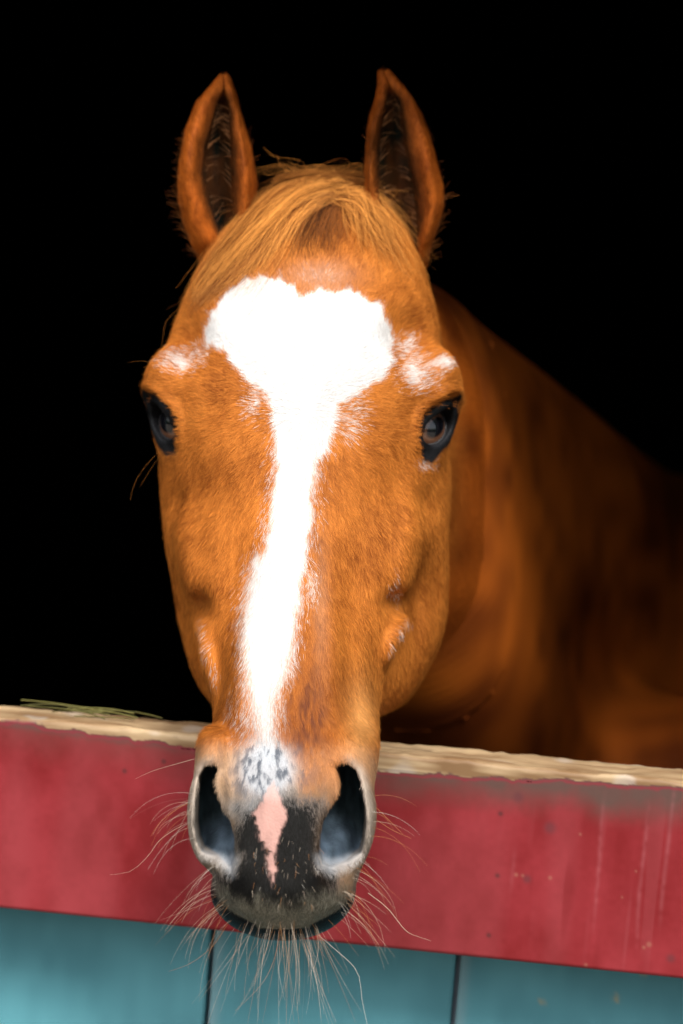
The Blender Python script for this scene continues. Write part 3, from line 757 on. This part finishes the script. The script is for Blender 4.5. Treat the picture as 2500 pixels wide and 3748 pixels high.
whisk(22, (560, 2130, 740, 2149), lambda x, y: ((x - 650) / 260, .1, -1.3), (.04, .085), .5)
whisk(24, (494, 2050, 530, 2120), lambda x, y: (-1.0, -.1, -.7), (.02, .05), 1.0)
whisk(24, (775, 2040, 808, 2110), lambda x, y: (1.0, -.1, -.6), (.02, .055), 1.0)
whisk(34, (470, 1985, 500, 2100), lambda x, y: (-1.0, -.1, -.45), (.025, .06), 1.0)
whisk(34, (805, 1960, 860, 2060), lambda x, y: (1.0, -.05, -.45), (.02, .055), 1.0)
whisk(24, (433, 1820, 446, 1980), lambda x, y: (-1.0, -.1, -.1), (.03, .062), 1.1)
whisk(15, (850, 1820, 866, 1960), lambda x, y: (1.0, -.05, -.05), (.02, .05), 1.1)
whisk(60, (570, 1920, 740, 2090), lambda x, y: ((x - 650) / 300, -1.0, -.5), (.004, .011), .6, .00011)
# a few long ones seen clearly
for pts in ([(455,1740),(400,1755),(350,1770),(310,1788)], [(445,1835),(410,1855),(370,1885),(346,1920)], [(438,1885),(400,1905),(365,1930),(340,1965),(300,2000),(252,2008)],
            [(845,2050),(890,2085),(930,2135),(960,2150),(990,2160)], [(700,2120),(770,2180),(820,2230),(832,2300),(845,2360)], [(860,1850),(890,1880),(925,1915)], [(862,1880),(900,1905),(945,1925)],
            [(520,2125),(490,2170),(440,2210),(388,2230)], [(640,2140),(630,2200),(600,2260),(540,2320)]):
    g = guide(pts, 12); yy = np.linspace(-.085, -.12, 12)
    wh.append((np.array([P(a, b, y_) for (a, b), y_ in zip(g, yy)]), .00017, .00006, np.array(WC[rng.integers(0, 5)])))
tubes('whiskers', wh, M_WHISK, horse)
fly = []
for _ in range(230):
    x = rng.normal(735, 75); h = surf(x, 445)
    d = np.array([rng.choice([-1, 1]) * rng.uniform(.3, 1.2), rng.uniform(-.4, .2), rng.uniform(.0, .45)])
    fly.append((arc(h[0], d, rng.uniform(.012, .038), 1.4, 1.2), .00014, .00005, np.array(FC[1]) * rng.uniform(.35, .9)))
for pts in ([(720,425),(690,395),(655,370)], [(760,430),(730,400),(690,385),(660,372)], [(700,420),(650,410),(610,385),(585,380)], [(740,425),(780,408),(825,402)], [(455,640),(430,665),(412,705)], [(430,665),(410,690),(385,705)], [(415,705),(380,740),(370,790),(362,830)], [(445,655),(425,690),(405,720)],
            [(372,1030),(345,1060),(315,1100),(300,1150)], [(375,1040),(350,1060),(320,1110)], [(360,838),(330,832),(290,828)]):
    for r_ in range(1):
        q = np.array(pts, float) + rng.normal(0, 3, (len(pts), 2)); q[0] = pts[0]
        y0 = surf(*pts[0])[0][1]
        fly.append((np.array([P(a, b, y0 - .004) for a, b in guide(q, 10)]), .00008, .00003, np.array(FC[1]) * .45))
tubes('loose_hair', fly, M_LONG, horse)
# fringe of longer hair on the outer edge of the ears
for k, E in ((0, EAR_L), (1, EAR_R)):
    fly = []
    rows = np.array(E['rows'], float); yc = np.array(E['yc'])
    for _ in range(150 if k == 0 else 60):
        dy = 600 - 300 * rng.random() ** 1.6; side_ = rng.random() < .8
        sgn = (-1 if k == 0 else 1) * (1 if side_ else -1); x = np.interp(dy, rows[:, 0], rows[:, 1 if sgn < 0 else 2]) - sgn * 3
        y0 = np.interp(dy, yc[:, 0], yc[:, 1]) + rng.uniform(-.012, .01)
        fly.append((arc(P(x, dy, y0), (sgn * rng.uniform(.3, .8), -.2, rng.uniform(.2, 1.1)), rng.uniform(.005, .009) * (1 + .8 * (dy > 440) * (sgn == (-1 if k == 0 else 1))), .5, .35, 6), .00011, .00005, np.array([.26, .085, .02]) * rng.uniform(.6, 1.3)))
    sl_ = np.array(E['slot'], float)
    for _ in range(60):
        dy = rng.uniform(230, 560); sgn = rng.choice([-1, 1]); x = np.interp(dy, sl_[:, 0], sl_[:, 1]) + sgn * (np.interp(dy, sl_[:, 0], sl_[:, 2]) + 4)
        y0 = np.interp(dy, yc[:, 0], yc[:, 1]) - .016
        fly.append((arc(P(x, dy, y0), (-sgn * rng.uniform(.3, 1), .1, rng.uniform(.1, 1)), rng.uniform(.006, .015), .3, .5, 6), .00017, .00005, np.array([.22, .09, .03]) * rng.uniform(.4, 1.3)))
    tubes('ear_hair', fly, M_LONG, horse)

# eyes: glossy ball with a dark slot pupil, lids, lashes
def eye_mats():
    m, t, b = nodes('horse eye'); a = t.nodes.new('ShaderNodeAttribute'); a.attribute_name = 'Col'
    t.links.new(a.outputs['Color'], b.inputs['Base Color']); b.inputs['Roughness'].default_value = .3; b.inputs['Specular IOR Level'].default_value = .1; b.inputs['Coat Weight'].default_value = 1; b.inputs['Coat Roughness'].default_value = .0; b.inputs['Coat IOR'].default_value = 1.75
    l, t, b = nodes('dark lid skin'); b.inputs['Base Color'].default_value = (.003, .003, .0045, 1); b.inputs['Roughness'].default_value = .3; b.inputs['Specular IOR Level'].default_value = .35
    no = t.nodes.new('ShaderNodeTexNoise'); no.inputs['Scale'].default_value = 700; bp = t.nodes.new('ShaderNodeBump'); bp.inputs['Strength'].default_value = .3; bp.inputs['Distance'].default_value = .001
    t.links.new(no.outputs[0], bp.inputs['Height']); t.links.new(bp.outputs[0], b.inputs['Normal'])
    return m, l
M_EYE, M_LID = eye_mats()
for E in (EYE_L, EYE_R):
    nu, nv = 96, 64; th, ph = np.meshgrid(np.linspace(0, 2 * np.pi, nu, endpoint=False), np.linspace(.0001, np.pi - .0001, nv), indexing='xy')
    lu, lv, lw_ = np.sin(ph) * np.cos(th), np.sin(ph) * np.sin(th), np.cos(ph)
    bulge = 1 + .045 * sstep(.6, .95, lw_)
    loc = (lu[..., None] * E.u + lv[..., None] * E.v + lw_[..., None] * E.n) * (E.R * bulge)[..., None]
    v = (E.c + loc).reshape(-1, 3)
    i, j = np.meshgrid(np.arange(nv - 1), np.arange(nu), indexing='ij'); j2 = (j + 1) % nu
    q = np.stack([i * nu + j, (i + 1) * nu + j, (i + 1) * nu + j2, i * nu + j2], -1).reshape(-1, 4)
    me = np_mesh('eye', W(v) - base, q.ravel(), np.arange(len(q)) * 4)
    er = np.hypot(lu, lv).ravel(); ep = np.hypot(lu / .50, lv / .30).ravel(); nz = vnoise(v, .002, 5)
    c = mix(np.tile(np.array([.13, .055, .028]), (len(v), 1)), (.34, .16, .09), nz * sstep(.4, .75, er))
    c = mix(c, (.003, .003, .005), sstep(1.15, .85, ep)); c = mix(c, (.006, .005, .005), sstep(.84, .92, er)); c = mix(c, (.10, .07, .06), sstep(.97, .99, er))
    color_attr(me, c)
    eo = link('eye', me, mat=M_EYE); eo.parent = horse
    for nm, a0, a1, r0 in (('upper_eyelid', -.12, math.pi + .12, .0027), ('lower_eyelid', math.pi - .05, 2 * math.pi + .05, .0017)):
        ring = []; T_ = np.linspace(a0, a1, 60); m_ = 14
        for k, t_ in enumerate(T_):
            u_, v_ = math.cos(t_) * (E.a * 1.02), math.sin(t_) * (E.b * (1.0 if nm[0] == 'u' else 1.06))
            pinch = abs(math.cos(t_)) ** 6; v_ *= 1 - .1 * pinch
            rad = math.hypot(u_, v_); w_ = math.sqrt(max((E.R * 1.03) ** 2 - rad ** 2, 0)) if rad < E.R * 1.03 else 0
            w_ = max(w_, .0058)
            cpt = E.c + E.u * u_ + E.v * v_ + E.n * (w_ + .0006); ring.append(cpt)
        ring = np.array(ring); tg = norm(np.gradient(ring, axis=0)); rads = r0 * (.55 + .45 * np.sin(np.linspace(0, np.pi, 60)) ** .5)
        s_ = norm(ring - E.c - E.n * ((ring - E.c) @ E.n)[:, None]); b_ = np.cross(tg, s_)
        aa = np.linspace(0, 2 * np.pi, m_, endpoint=False)
        v = ring[:, None] + (s_[:, None] * np.cos(aa)[None, :, None] * 1.15 + b_[:, None] * np.sin(aa)[None, :, None] * .85) * rads[:, None, None]
        i, j = np.meshgrid(np.arange(59), np.arange(m_), indexing='ij'); j2 = (j + 1) % m_
        q = np.stack([i * m_ + j, i * m_ + j2, (i + 1) * m_ + j2, (i + 1) * m_ + j], -1).reshape(-1, 4)
        lid = link(nm, np_mesh(nm, W(v.reshape(-1, 3)) - base, q.ravel(), np.arange(len(q)) * 4), mat=M_LID); lid.parent = eo; lid.matrix_parent_inverse = Matrix.Identity(4)
        if nm[0] == 'u':
            ls = []
            for _ in range(60):
                k = int(np.clip(rng.normal(17, 3.5), 6, 50)); p0 = ring[k] + s_[k] * rng.uniform(-.001, .001) + E.n * .001
                d = E.n * 1.0 + E.v * .25 + E.u * .75 + rng.normal(0, .09, 3)
                ls.append((arc(p0, d, rng.uniform(.009, .017), .55, .2, 8), .00015, .00006, np.array([.40, .13, .03]) * rng.uniform(.7, 1.3)))
            tubes('eyelashes', ls, M_LONG, eo)

# ------------------------------------------------------------------ stable half door
YAW = R(7); ED = np.array([math.cos(YAW), -math.sin(YAW), 0]); MD = np.array([math.sin(YAW), math.cos(YAW), 0])
DO = W(P(784, 1700, .035)); 
def on_door(dx, dy, back=0.0):
    """where the line of sight meets the door's face (a real vertical plane), as metres along, metres up"""
    r = (dx - 784) / FP * RX - (dy - 1175.3) / FP * UP + FW
    o = DO + MD * back; t = np.dot(o - CP, MD) / np.dot(r, MD); p = CP + r * t
    return np.dot(p - DO, ED), p[2]
def dw(s, z, m): return DO + np.asarray(s)[..., None] * ED + np.asarray(m)[..., None] * MD + (np.asarray(z) - DO[2])[..., None] * np.array([0, 0, 1.0])
door_o = DO.copy(); door_o[2] = 0
door = empty('stable_door', tuple(door_o), 'teal plank half door under a worn red top rail, with the horse leaning over it', 'door')
def attr_mat(name, rough=.6, bump=(60, .2, .002), stretch=(1, 1, 1)):
    m, t, b = nodes(name); a = t.nodes.new('ShaderNodeAttribute'); a.attribute_name = 'Col'
    t.links.new(a.outputs['Color'], b.inputs['Base Color']); b.inputs['Roughness'].default_value = rough; b.inputs['Specular IOR Level'].default_value = .22
    tc = t.nodes.new('ShaderNodeTexCoord'); mp = t.nodes.new('ShaderNodeMapping'); mp.inputs['Scale'].default_value = stretch
    no = t.nodes.new('ShaderNodeTexNoise'); no.inputs['Scale'].default_value = bump[0]; no.inputs['Detail'].default_value = 6
    bp = t.nodes.new('ShaderNodeBump'); bp.inputs['Strength'].default_value = bump[1]; bp.inputs['Distance'].default_value = bump[2]
    t.links.new(tc.outputs['Object'], mp.inputs[0]); t.links.new(mp.outputs[0], no.inputs['Vector']); t.links.new(no.outputs[0], bp.inputs['Height']); t.links.new(bp.outputs[0], b.inputs['Normal'])
    return m
def slab(name, s0, s1, ztop, zbot, m0, m1, ns, nz, colf, parent, mat, org, rnd=.003, wobble=None):
    """board with rounded long edges: profile swept along s; ztop/zbot are functions of s"""
    prof = []
    nzz = np.linspace(0, 1, nz)
    for t in nzz: prof.append((0, 1 - t, 'f'))                       # front face, top to bottom
    S = np.linspace(s0, s1, ns); zt, zb = ztop(S), zbot(S)
    ringsv = []
    def add(mm, zz): ringsv.append(np.stack([S, zz, np.full(ns, mm) if np.isscalar(mm) else mm], 1))
    r = rnd
    for t in nzz[::-1]: add(m0, zb + r + (zt - zb - 2 * r) * t)
    add(m0 + r * .3, zb + r * .3); add(m0 + r, zb); add(m1 - r, zb); add(m1 - r * .3, zb + r * .3); add(m1, zb + r)
    for t in (.33, .66): add(m1, zb + (zt - zb) * t)
    add(m1, zt - r); add(m1 - r * .3, zt - r * .3); 
    for t in np.linspace(0, 1, 9): add(m1 - r - (m1 - m0 - 2 * r) * t, zt)
    add(m0 + r * .3, zt - r * .3)
    A = np.array(ringsv); M_, N_ = A.shape[:2]
    if wobble is not None: A[..., 1] += wobble(A[..., 0], A[..., 1], A[..., 2]) * (A[..., 1] > (zt - .01)[None])
    v = dw(A[..., 0], A[..., 1], A[..., 2]).reshape(-1, 3)
    i, j = np.meshgrid(np.arange(M_), np.arange(N_ - 1), indexing='ij'); i2 = (i + 1) % M_
    q = np.stack([i * N_ + j, i2 * N_ + j, i2 * N_ + j + 1, i * N_ + j + 1], -1).reshape(-1, 4)
    loops = list(q.ravel()); starts = list(np.arange(len(q)) * 4)
    for e in (0, N_ - 1):
        idx = [k * N_ + e for k in range(M_)]
        if e == 0: idx = idx[::-1]
        starts.append(len(loops)); loops += idx
    me = np_mesh(name, v - org, loops, starts)
    color_attr(me, colf(A.reshape(-1, 3), v))
    o = link(name, me, mat=mat); o.parent = parent; return o
def proj_w(v):
    d = v - CP; f = d @ FW; return 784 + (d @ RX) / f * FP, 1175.3 - (d @ UP) / f * FP
M_RAIL = attr_mat('worn red paint on wood', .5, (90, .25, .0015), (1, 1, .35))
M_TEAL = attr_mat('teal paint on boards', .55, (70, .25, .002), (1, 1, .3))
t0, t1 = on_door(0, 1646), on_door(1568, 1795); b0, b1 = on_door(0, 2086), on_door(1568, 2249)
lin = lambda p, q: (lambda S: p[1] + (S - p[0]) / (q[0] - p[0]) * (q[1] - p[1]))
ztop, zbot = lin(t0, t1), lin(b0, b1)
WS = np.array([on_door(x, y) for x, y in ((-200,1634),(0,1652),(150,1675),(464,1718),(640,1742),(863,1770),(1000,1778),(1151,1785),(1350,1796),(1568,1808),(1800,1826))])
def rail_col(A, v):
    s, z, m = A.T; n = len(s); q = np.stack([s, z, m], 1)
    n1, n2, n3 = vnoise(q, .06, 41), vnoise(q * np.array([1, .6, 1]), .012, 42), vnoise(q, .004, 43)
    st = vnoise(q * np.array([1, .08, 1]), .006, 44); st2 = vnoise(q * np.array([1, .12, 1]), .025, 45)
    c = mix(np.tile(np.array([.17, .010, .012]), (n, 1)), (.25, .024, .030), np.clip(.5 + .9 * (n1 - .5) + .6 * (n2 - .5) + .25 * (n3 - .5), 0, 1))
    c = mix(c, (.36, .10, .11), sstep(.72, .95, st) * sstep(.05, .35, s) * .18 + .12 * sstep(.5, .9, st2))
    c = mix(c, (.16, .010, .012), sstep(.75, .95, vnoise(q * np.array([1, .15, 1]), .009, 46)) * .5 * sstep(0, .2, s))
    wz = np.interp(s, WS[:, 0], WS[:, 1]); below = wz - z + (n2 - .5) * .0035 + (n3 - .5) * .002
    right = sstep(-.02, .12, s)
    gr = sstep(.036, .002, below + (st2 - .5) * .024) * (.3 + .7 * right) + .5 * sstep(.008, 0, below) * (1 - right)
    c = mix(c, (.085, .055, .045), np.clip(gr * (.6 + .8 * n2), 0, .9))
    c = mix(c, (.22, .022, .035), sstep(.002, 0, np.abs(below - .0015)) * .7)
    wood = sstep(-.0002, -.0009, below)
    g = vnoise(q * np.array([.12, 1, 1.3]), .0035, 47); g2 = vnoise(q * np.array([.25, 1, 1]), .012, 48)
    wc = mix(np.tile(np.array([.20, .115, .055]), (n, 1)), (.46, .33, .19), np.clip(.5 + 1.2 * (g - .5) + 1.0 * (g2 - .5), 0, 1))
    wc = mix(wc, (.10, .06, .035), sstep(.72, .85, g) * .6 * sstep(.4, .7, g2)); wc = mix(wc, (.46, .43, .40), sstep(.7, .9, vnoise(q * np.array([.5, 1, 1]), .012, 49)) * .35)
    c = c + (wc - c) * wood[:, None]
    def spot(dx, dy, r, col, k=1.0):
        nonlocal c
        a, b = on_door(dx, dy); c = mix(c, col, k * np.exp(-(((s - a) ** 2 + (z - b) ** 2) / (r * .00033) ** 2) ** 1.5) * (m < .01))
    for dx, dy in ((1142,2010),(1122,2147),(1149,1868),(376,1748),(286,1770)): spot(dx, dy, 6, (.04, .02, .02), .65)
    for dx, dy, r in ((1490,2168,9),(1478,2175,6),(1345,2215,6),(1332,1915,5),(1200,2010,6),(1185,2008,7),(1460,2000,4),(1428,2060,4),(1263,2015,7)): spot(dx, dy, r * .7, (.36, .18, .12), .35)
    for dx, dy, r in ((1210,2018,10),(1190,1830,12),(1263,1900,14),(110,2195,12),(1320,2235,14),(1540,2200,10)): spot(dx, dy, r, (.09, .03, .035), .6)
    for x0, y0, y1 in ((1391,1830,2110),(1492,1850,2150),(1550,1800,2100),(1180,1960,2020)):
        a, zt = on_door(x0, y0); _, zb2 = on_door(x0, y1)
        c = mix(c, (.36, .12, .13), .24 * np.exp(-((s - a - .004 * (n1 - .5)) / .0016) ** 2) * sstep(zb2 - .02, zb2 + .02, z) * sstep(zt + .01, zt - .02, z) * (.3 + n3))
    return c
slab('top_rail', t0[0] - .42, t1[0] + .42, ztop, zbot, 0, .045, 1500, 150, rail_col, door, M_RAIL, door_o, .003,
     lambda s, z, m: (vnoise(np.stack([s, m * 2, m * 0], -1), .03, 60) - .5) * .0025 + (vnoise(np.stack([s, m * 3, m * 0], -1), .008, 61) - .5) * .0016)
def teal_col(k):
    def fn(A, v):
        s, z, m = A.T; n = len(s); q = np.stack([s, z, m + k], 1)
        n1, n2, n3 = vnoise(q, .05, 51), vnoise(q * np.array([1, .4, 1]), .010, 52), vnoise(q * np.array([.4, 1, 1]), .02, 53)
        c = mix(np.tile(np.array([.062, .205, .245]), (n, 1)), (.095, .29, .34), np.clip(.5 + .8 * (n1 - .5) + .4 * (n2 - .5) + .5 * (n3 - .5), 0, 1))
        for dx, dy, r in ((1475,2258,10),(1477,2248,5),(1413,2320,8),(1240,2330,6)):
            a, b = on_door(dx, dy, .03); c = mix(c, (.40, .30, .12), .7 * np.exp(-(((s - a) ** 2 + (z - b) ** 2) / (r * .00033) ** 2) ** 1.5))
        gr = sstep(.012, .002, np.abs(s - A[:, 0].min())) * .3
        return mix(c, (.30, .36, .38), gr)
    return fn
gaps = [on_door(x, 2260, .028)[0] for x in (464, 1041)]; PW = gaps[1] - gaps[0]
for k in range(-3, 4):
    a = gaps[0] + k * PW
    slab('plank', a + .0021, a + PW - .0021, lambda S: ztop(S) - .03, lambda S: S * 0 + .09, .060, .078 + .0001 * k, 60, 260, teal_col(k * .31), door, M_TEAL, door_o, .0022)
def grey_col(base_c, seed):
    def fn(A, v):
        q = A.copy(); g = vnoise(q * np.array([1, .15, 1]), .012, seed); g2 = vnoise(q, .07, seed + 1)
        return mix(np.tile(np.array(base_c) * .6, (len(A), 1)), np.array(base_c) * 1.3, np.clip(.5 + (g - .5) + .6 * (g2 - .5), 0, 1))
    return fn
for k in range(-2, 4):
    a = gaps[0] + k * PW
    slab('cover_strip', a - .012, a + .012, lambda S: ztop(S) - .05, lambda S: S * 0 + .09, .0795, .088, 4, 30, grey_col((.26, .32, .38), 140 + k), door, M_TEAL, door_o)
# ledge and brace on the stable side
M_WOOD = attr_mat('grey weathered boards', .8, (50, .4, .003), (1, 1, .2))
for zc in (.25, .80):
    slab('ledge', gaps[0] - 3 * PW, gaps[0] + 4 * PW, lambda S: S * 0 + zc + .06, lambda S: S * 0 + zc - .06, .089, .11, 40, 8, grey_col((.08, .07, .05), 71), door, M_WOOD, door_o)

# wisp of hay caught on the rail
hs_ = []
hay = empty('hay_wisp', tuple(dw(np.array(on_door(195, 1632)[0]), np.array(on_door(195, 1632)[1]), np.array(.03))), 'small wisp of greenish hay lying on the left end of the red rail', 'hay')
ho = np.array(hay.location)
M_HAY = attr_mat('hay', .7)
V_, Q_, C_ = [], [], []; o_ = 0
for _ in range(11):
    s0, z0 = on_door(rng.uniform(95, 270), 1640); z0 = ztop(np.array(s0)) + .001; L = rng.uniform(.03, .075); an = rng.normal(0, .35)
    t = np.linspace(-.5, .5, 9); ss = s0 + t * L * math.cos(an); mm = .027 + t * L * math.sin(an) * .5 + rng.uniform(-.01, .01); zz = z0 + rng.uniform(0, .006) + .016 * rng.random() * (.25 - t ** 2) - .1 * t * 0
    pts = dw(ss, zz + (ztop(ss) - ztop(np.array(s0))), mm); wv = np.array([0, 0, 1.0]) * .0005
    v = np.stack([pts - wv, pts + MD * .0004, pts + wv], 1).reshape(-1, 3); V_.append(v)
    C_.append(np.tile(np.array([.13, .12, .035]) * rng.uniform(.5, 1.4), (27, 1)))
    for k in range(8):
        for j in range(3): Q_.append((o_ + k * 3 + j, o_ + k * 3 + (j + 1) % 3, o_ + (k + 1) * 3 + (j + 1) % 3, o_ + (k + 1) * 3 + j))
    o_ += 27
hm = np_mesh('blades', np.concatenate(V_) - ho, np.array(Q_).ravel(), np.arange(len(Q_)) * 4); color_attr(hm, np.concatenate(C_))
hb = link('blades', hm, mat=M_HAY); hb.parent = hay

# ------------------------------------------------------------------ the stable round the opening, and the yard
OPL, OPR, OPT = -.42, .29, 1.78  # unseen edges of the opening, pulled in close to shade the neck
stable = empty('stable_building', tuple(door_o + MD * .1), 'dark wooden stable whose unlit inside fills everything behind the horse', 'building')
so_ = np.array(stable.location)
def wall(name, s0, s1, z0, z1, m0, m1, base_c, seed, ns=12, nz=12, mat=None):
    return slab(name, s0, s1, lambda S: S * 0 + z1, lambda S: S * 0 + z0, m0, m1, ns, nz, grey_col(base_c, seed), stable, mat or M_WOOD, so_)
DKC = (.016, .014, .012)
for k in range(-18, 19):
    a = gaps[0] + k * PW
    if a + PW < OPL or a > OPR: wall('wall_board', a + .002, a + PW - .002, .05, 2.75, .032, .050, (.07, .21, .23), 80 + k, 4, 30, M_TEAL)
    else: wall('wall_board', a + .002, a + PW - .002, OPT, 2.75, .032, .050, (.07, .21, .23), 80 + k, 4, 10, M_TEAL)
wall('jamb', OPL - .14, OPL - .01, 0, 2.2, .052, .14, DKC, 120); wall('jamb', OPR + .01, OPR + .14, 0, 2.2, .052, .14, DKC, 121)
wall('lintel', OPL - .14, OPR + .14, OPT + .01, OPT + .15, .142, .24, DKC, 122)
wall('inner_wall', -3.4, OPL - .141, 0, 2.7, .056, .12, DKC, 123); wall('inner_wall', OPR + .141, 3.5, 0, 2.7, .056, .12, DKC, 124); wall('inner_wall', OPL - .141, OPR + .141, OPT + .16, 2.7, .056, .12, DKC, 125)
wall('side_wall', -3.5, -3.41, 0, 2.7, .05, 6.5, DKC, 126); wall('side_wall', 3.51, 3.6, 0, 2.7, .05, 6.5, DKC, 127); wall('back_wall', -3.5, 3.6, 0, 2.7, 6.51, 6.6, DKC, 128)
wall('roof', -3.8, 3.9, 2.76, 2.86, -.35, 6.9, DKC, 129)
def sheet(name, z, x0, x1, y0, y1, mat, n=2):
    X, Y = np.meshgrid(np.linspace(x0, x1, n), np.linspace(y0, y1, n), indexing='ij'); v = np.stack([X, Y, np.full_like(X, z)], -1).reshape(-1, 3)
    i, j = np.meshgrid(np.arange(n - 1), np.arange(n - 1), indexing='ij'); q = np.stack([i * n + j, (i + 1) * n + j, (i + 1) * n + j + 1, i * n + j + 1], -1).reshape(-1, 4)
    me = np_mesh(name, v, q.ravel(), np.arange(len(q)) * 4, False); o = link(name, me, kind='structure', mat=mat); return o
def ground_mat(name, c0, c1, sc):
    m, t, b = nodes(name); no = t.nodes.new('ShaderNodeTexNoise'); no.inputs['Scale'].default_value = sc; no.inputs['Detail'].default_value = 8
    tc = t.nodes.new('ShaderNodeTexCoord'); cr = t.nodes.new('ShaderNodeValToRGB'); cr.color_ramp.elements[0].position = .35; cr.color_ramp.elements[1].position = .65
    cr.color_ramp.elements[0].color = (*c0, 1); cr.color_ramp.elements[1].color = (*c1, 1)
    t.links.new(tc.outputs['Object'], no.inputs['Vector']); t.links.new(no.outputs[0], cr.inputs[0]); t.links.new(cr.outputs[0], b.inputs['Base Color']); b.inputs['Roughness'].default_value = .9
    return m
sheet('ground', 0, -400, 400, -400, 400, ground_mat('yard earth', (.10, .085, .065), (.18, .16, .13), 3))
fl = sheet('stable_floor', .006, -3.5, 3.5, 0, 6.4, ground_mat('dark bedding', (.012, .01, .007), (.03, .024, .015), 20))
fl.location = (DO[0], DO[1] + .1, 0); fl.rotation_euler = (0, 0, -YAW)

# unseen tree belt added behind the camera: limits sky light and darkens eye reflections
th = np.linspace(-1.9, 1.9, 260); Rg = []
for i, (zf, rr) in enumerate([(0, 17), (.25, 15.6), (.5, 15.2), (.75, 15.8), (.92, 17), (1, 19)]):
    q = np.stack([np.sin(th) * 16, -np.cos(th) * 16, np.full_like(th, zf * 5)], 1)
    hgt = 3.4 + 2.2 * (vnoise(np.stack([th * 10, th * 0, th * 0], 1), 1.6, 90) - .5) + 1.6 * (vnoise(np.stack([th * 10, th * 0, th * 0], 1), .4, 91) - .5)
    r_ = rr + 2.4 * (vnoise(q, 1.5, 92) - .5) + 1.2 * (vnoise(q, .5, 93) - .5)
    Rg.append(np.stack([np.sin(th) * r_, -np.cos(th) * r_ + 1, zf * hgt], 1))
Rg = np.array(Rg); a_, b_ = Rg.shape[:2]; i, j = np.meshgrid(np.arange(a_ - 1), np.arange(b_ - 1), indexing='ij')
q = np.stack([i * b_ + j, i * b_ + j + 1, (i + 1) * b_ + j + 1, (i + 1) * b_ + j], -1).reshape(-1, 4)
o = link('sky_blocker_trees', np_mesh('sky_blocker_trees', Rg.reshape(-1, 3), q.ravel(), np.arange(len(q)) * 4), kind='stuff', label='added dark green tree belt behind the camera, cutting low sky light', cat='trees', mat=ground_mat('foliage', (.015, .03, .01), (.05, .08, .025), 2.5))
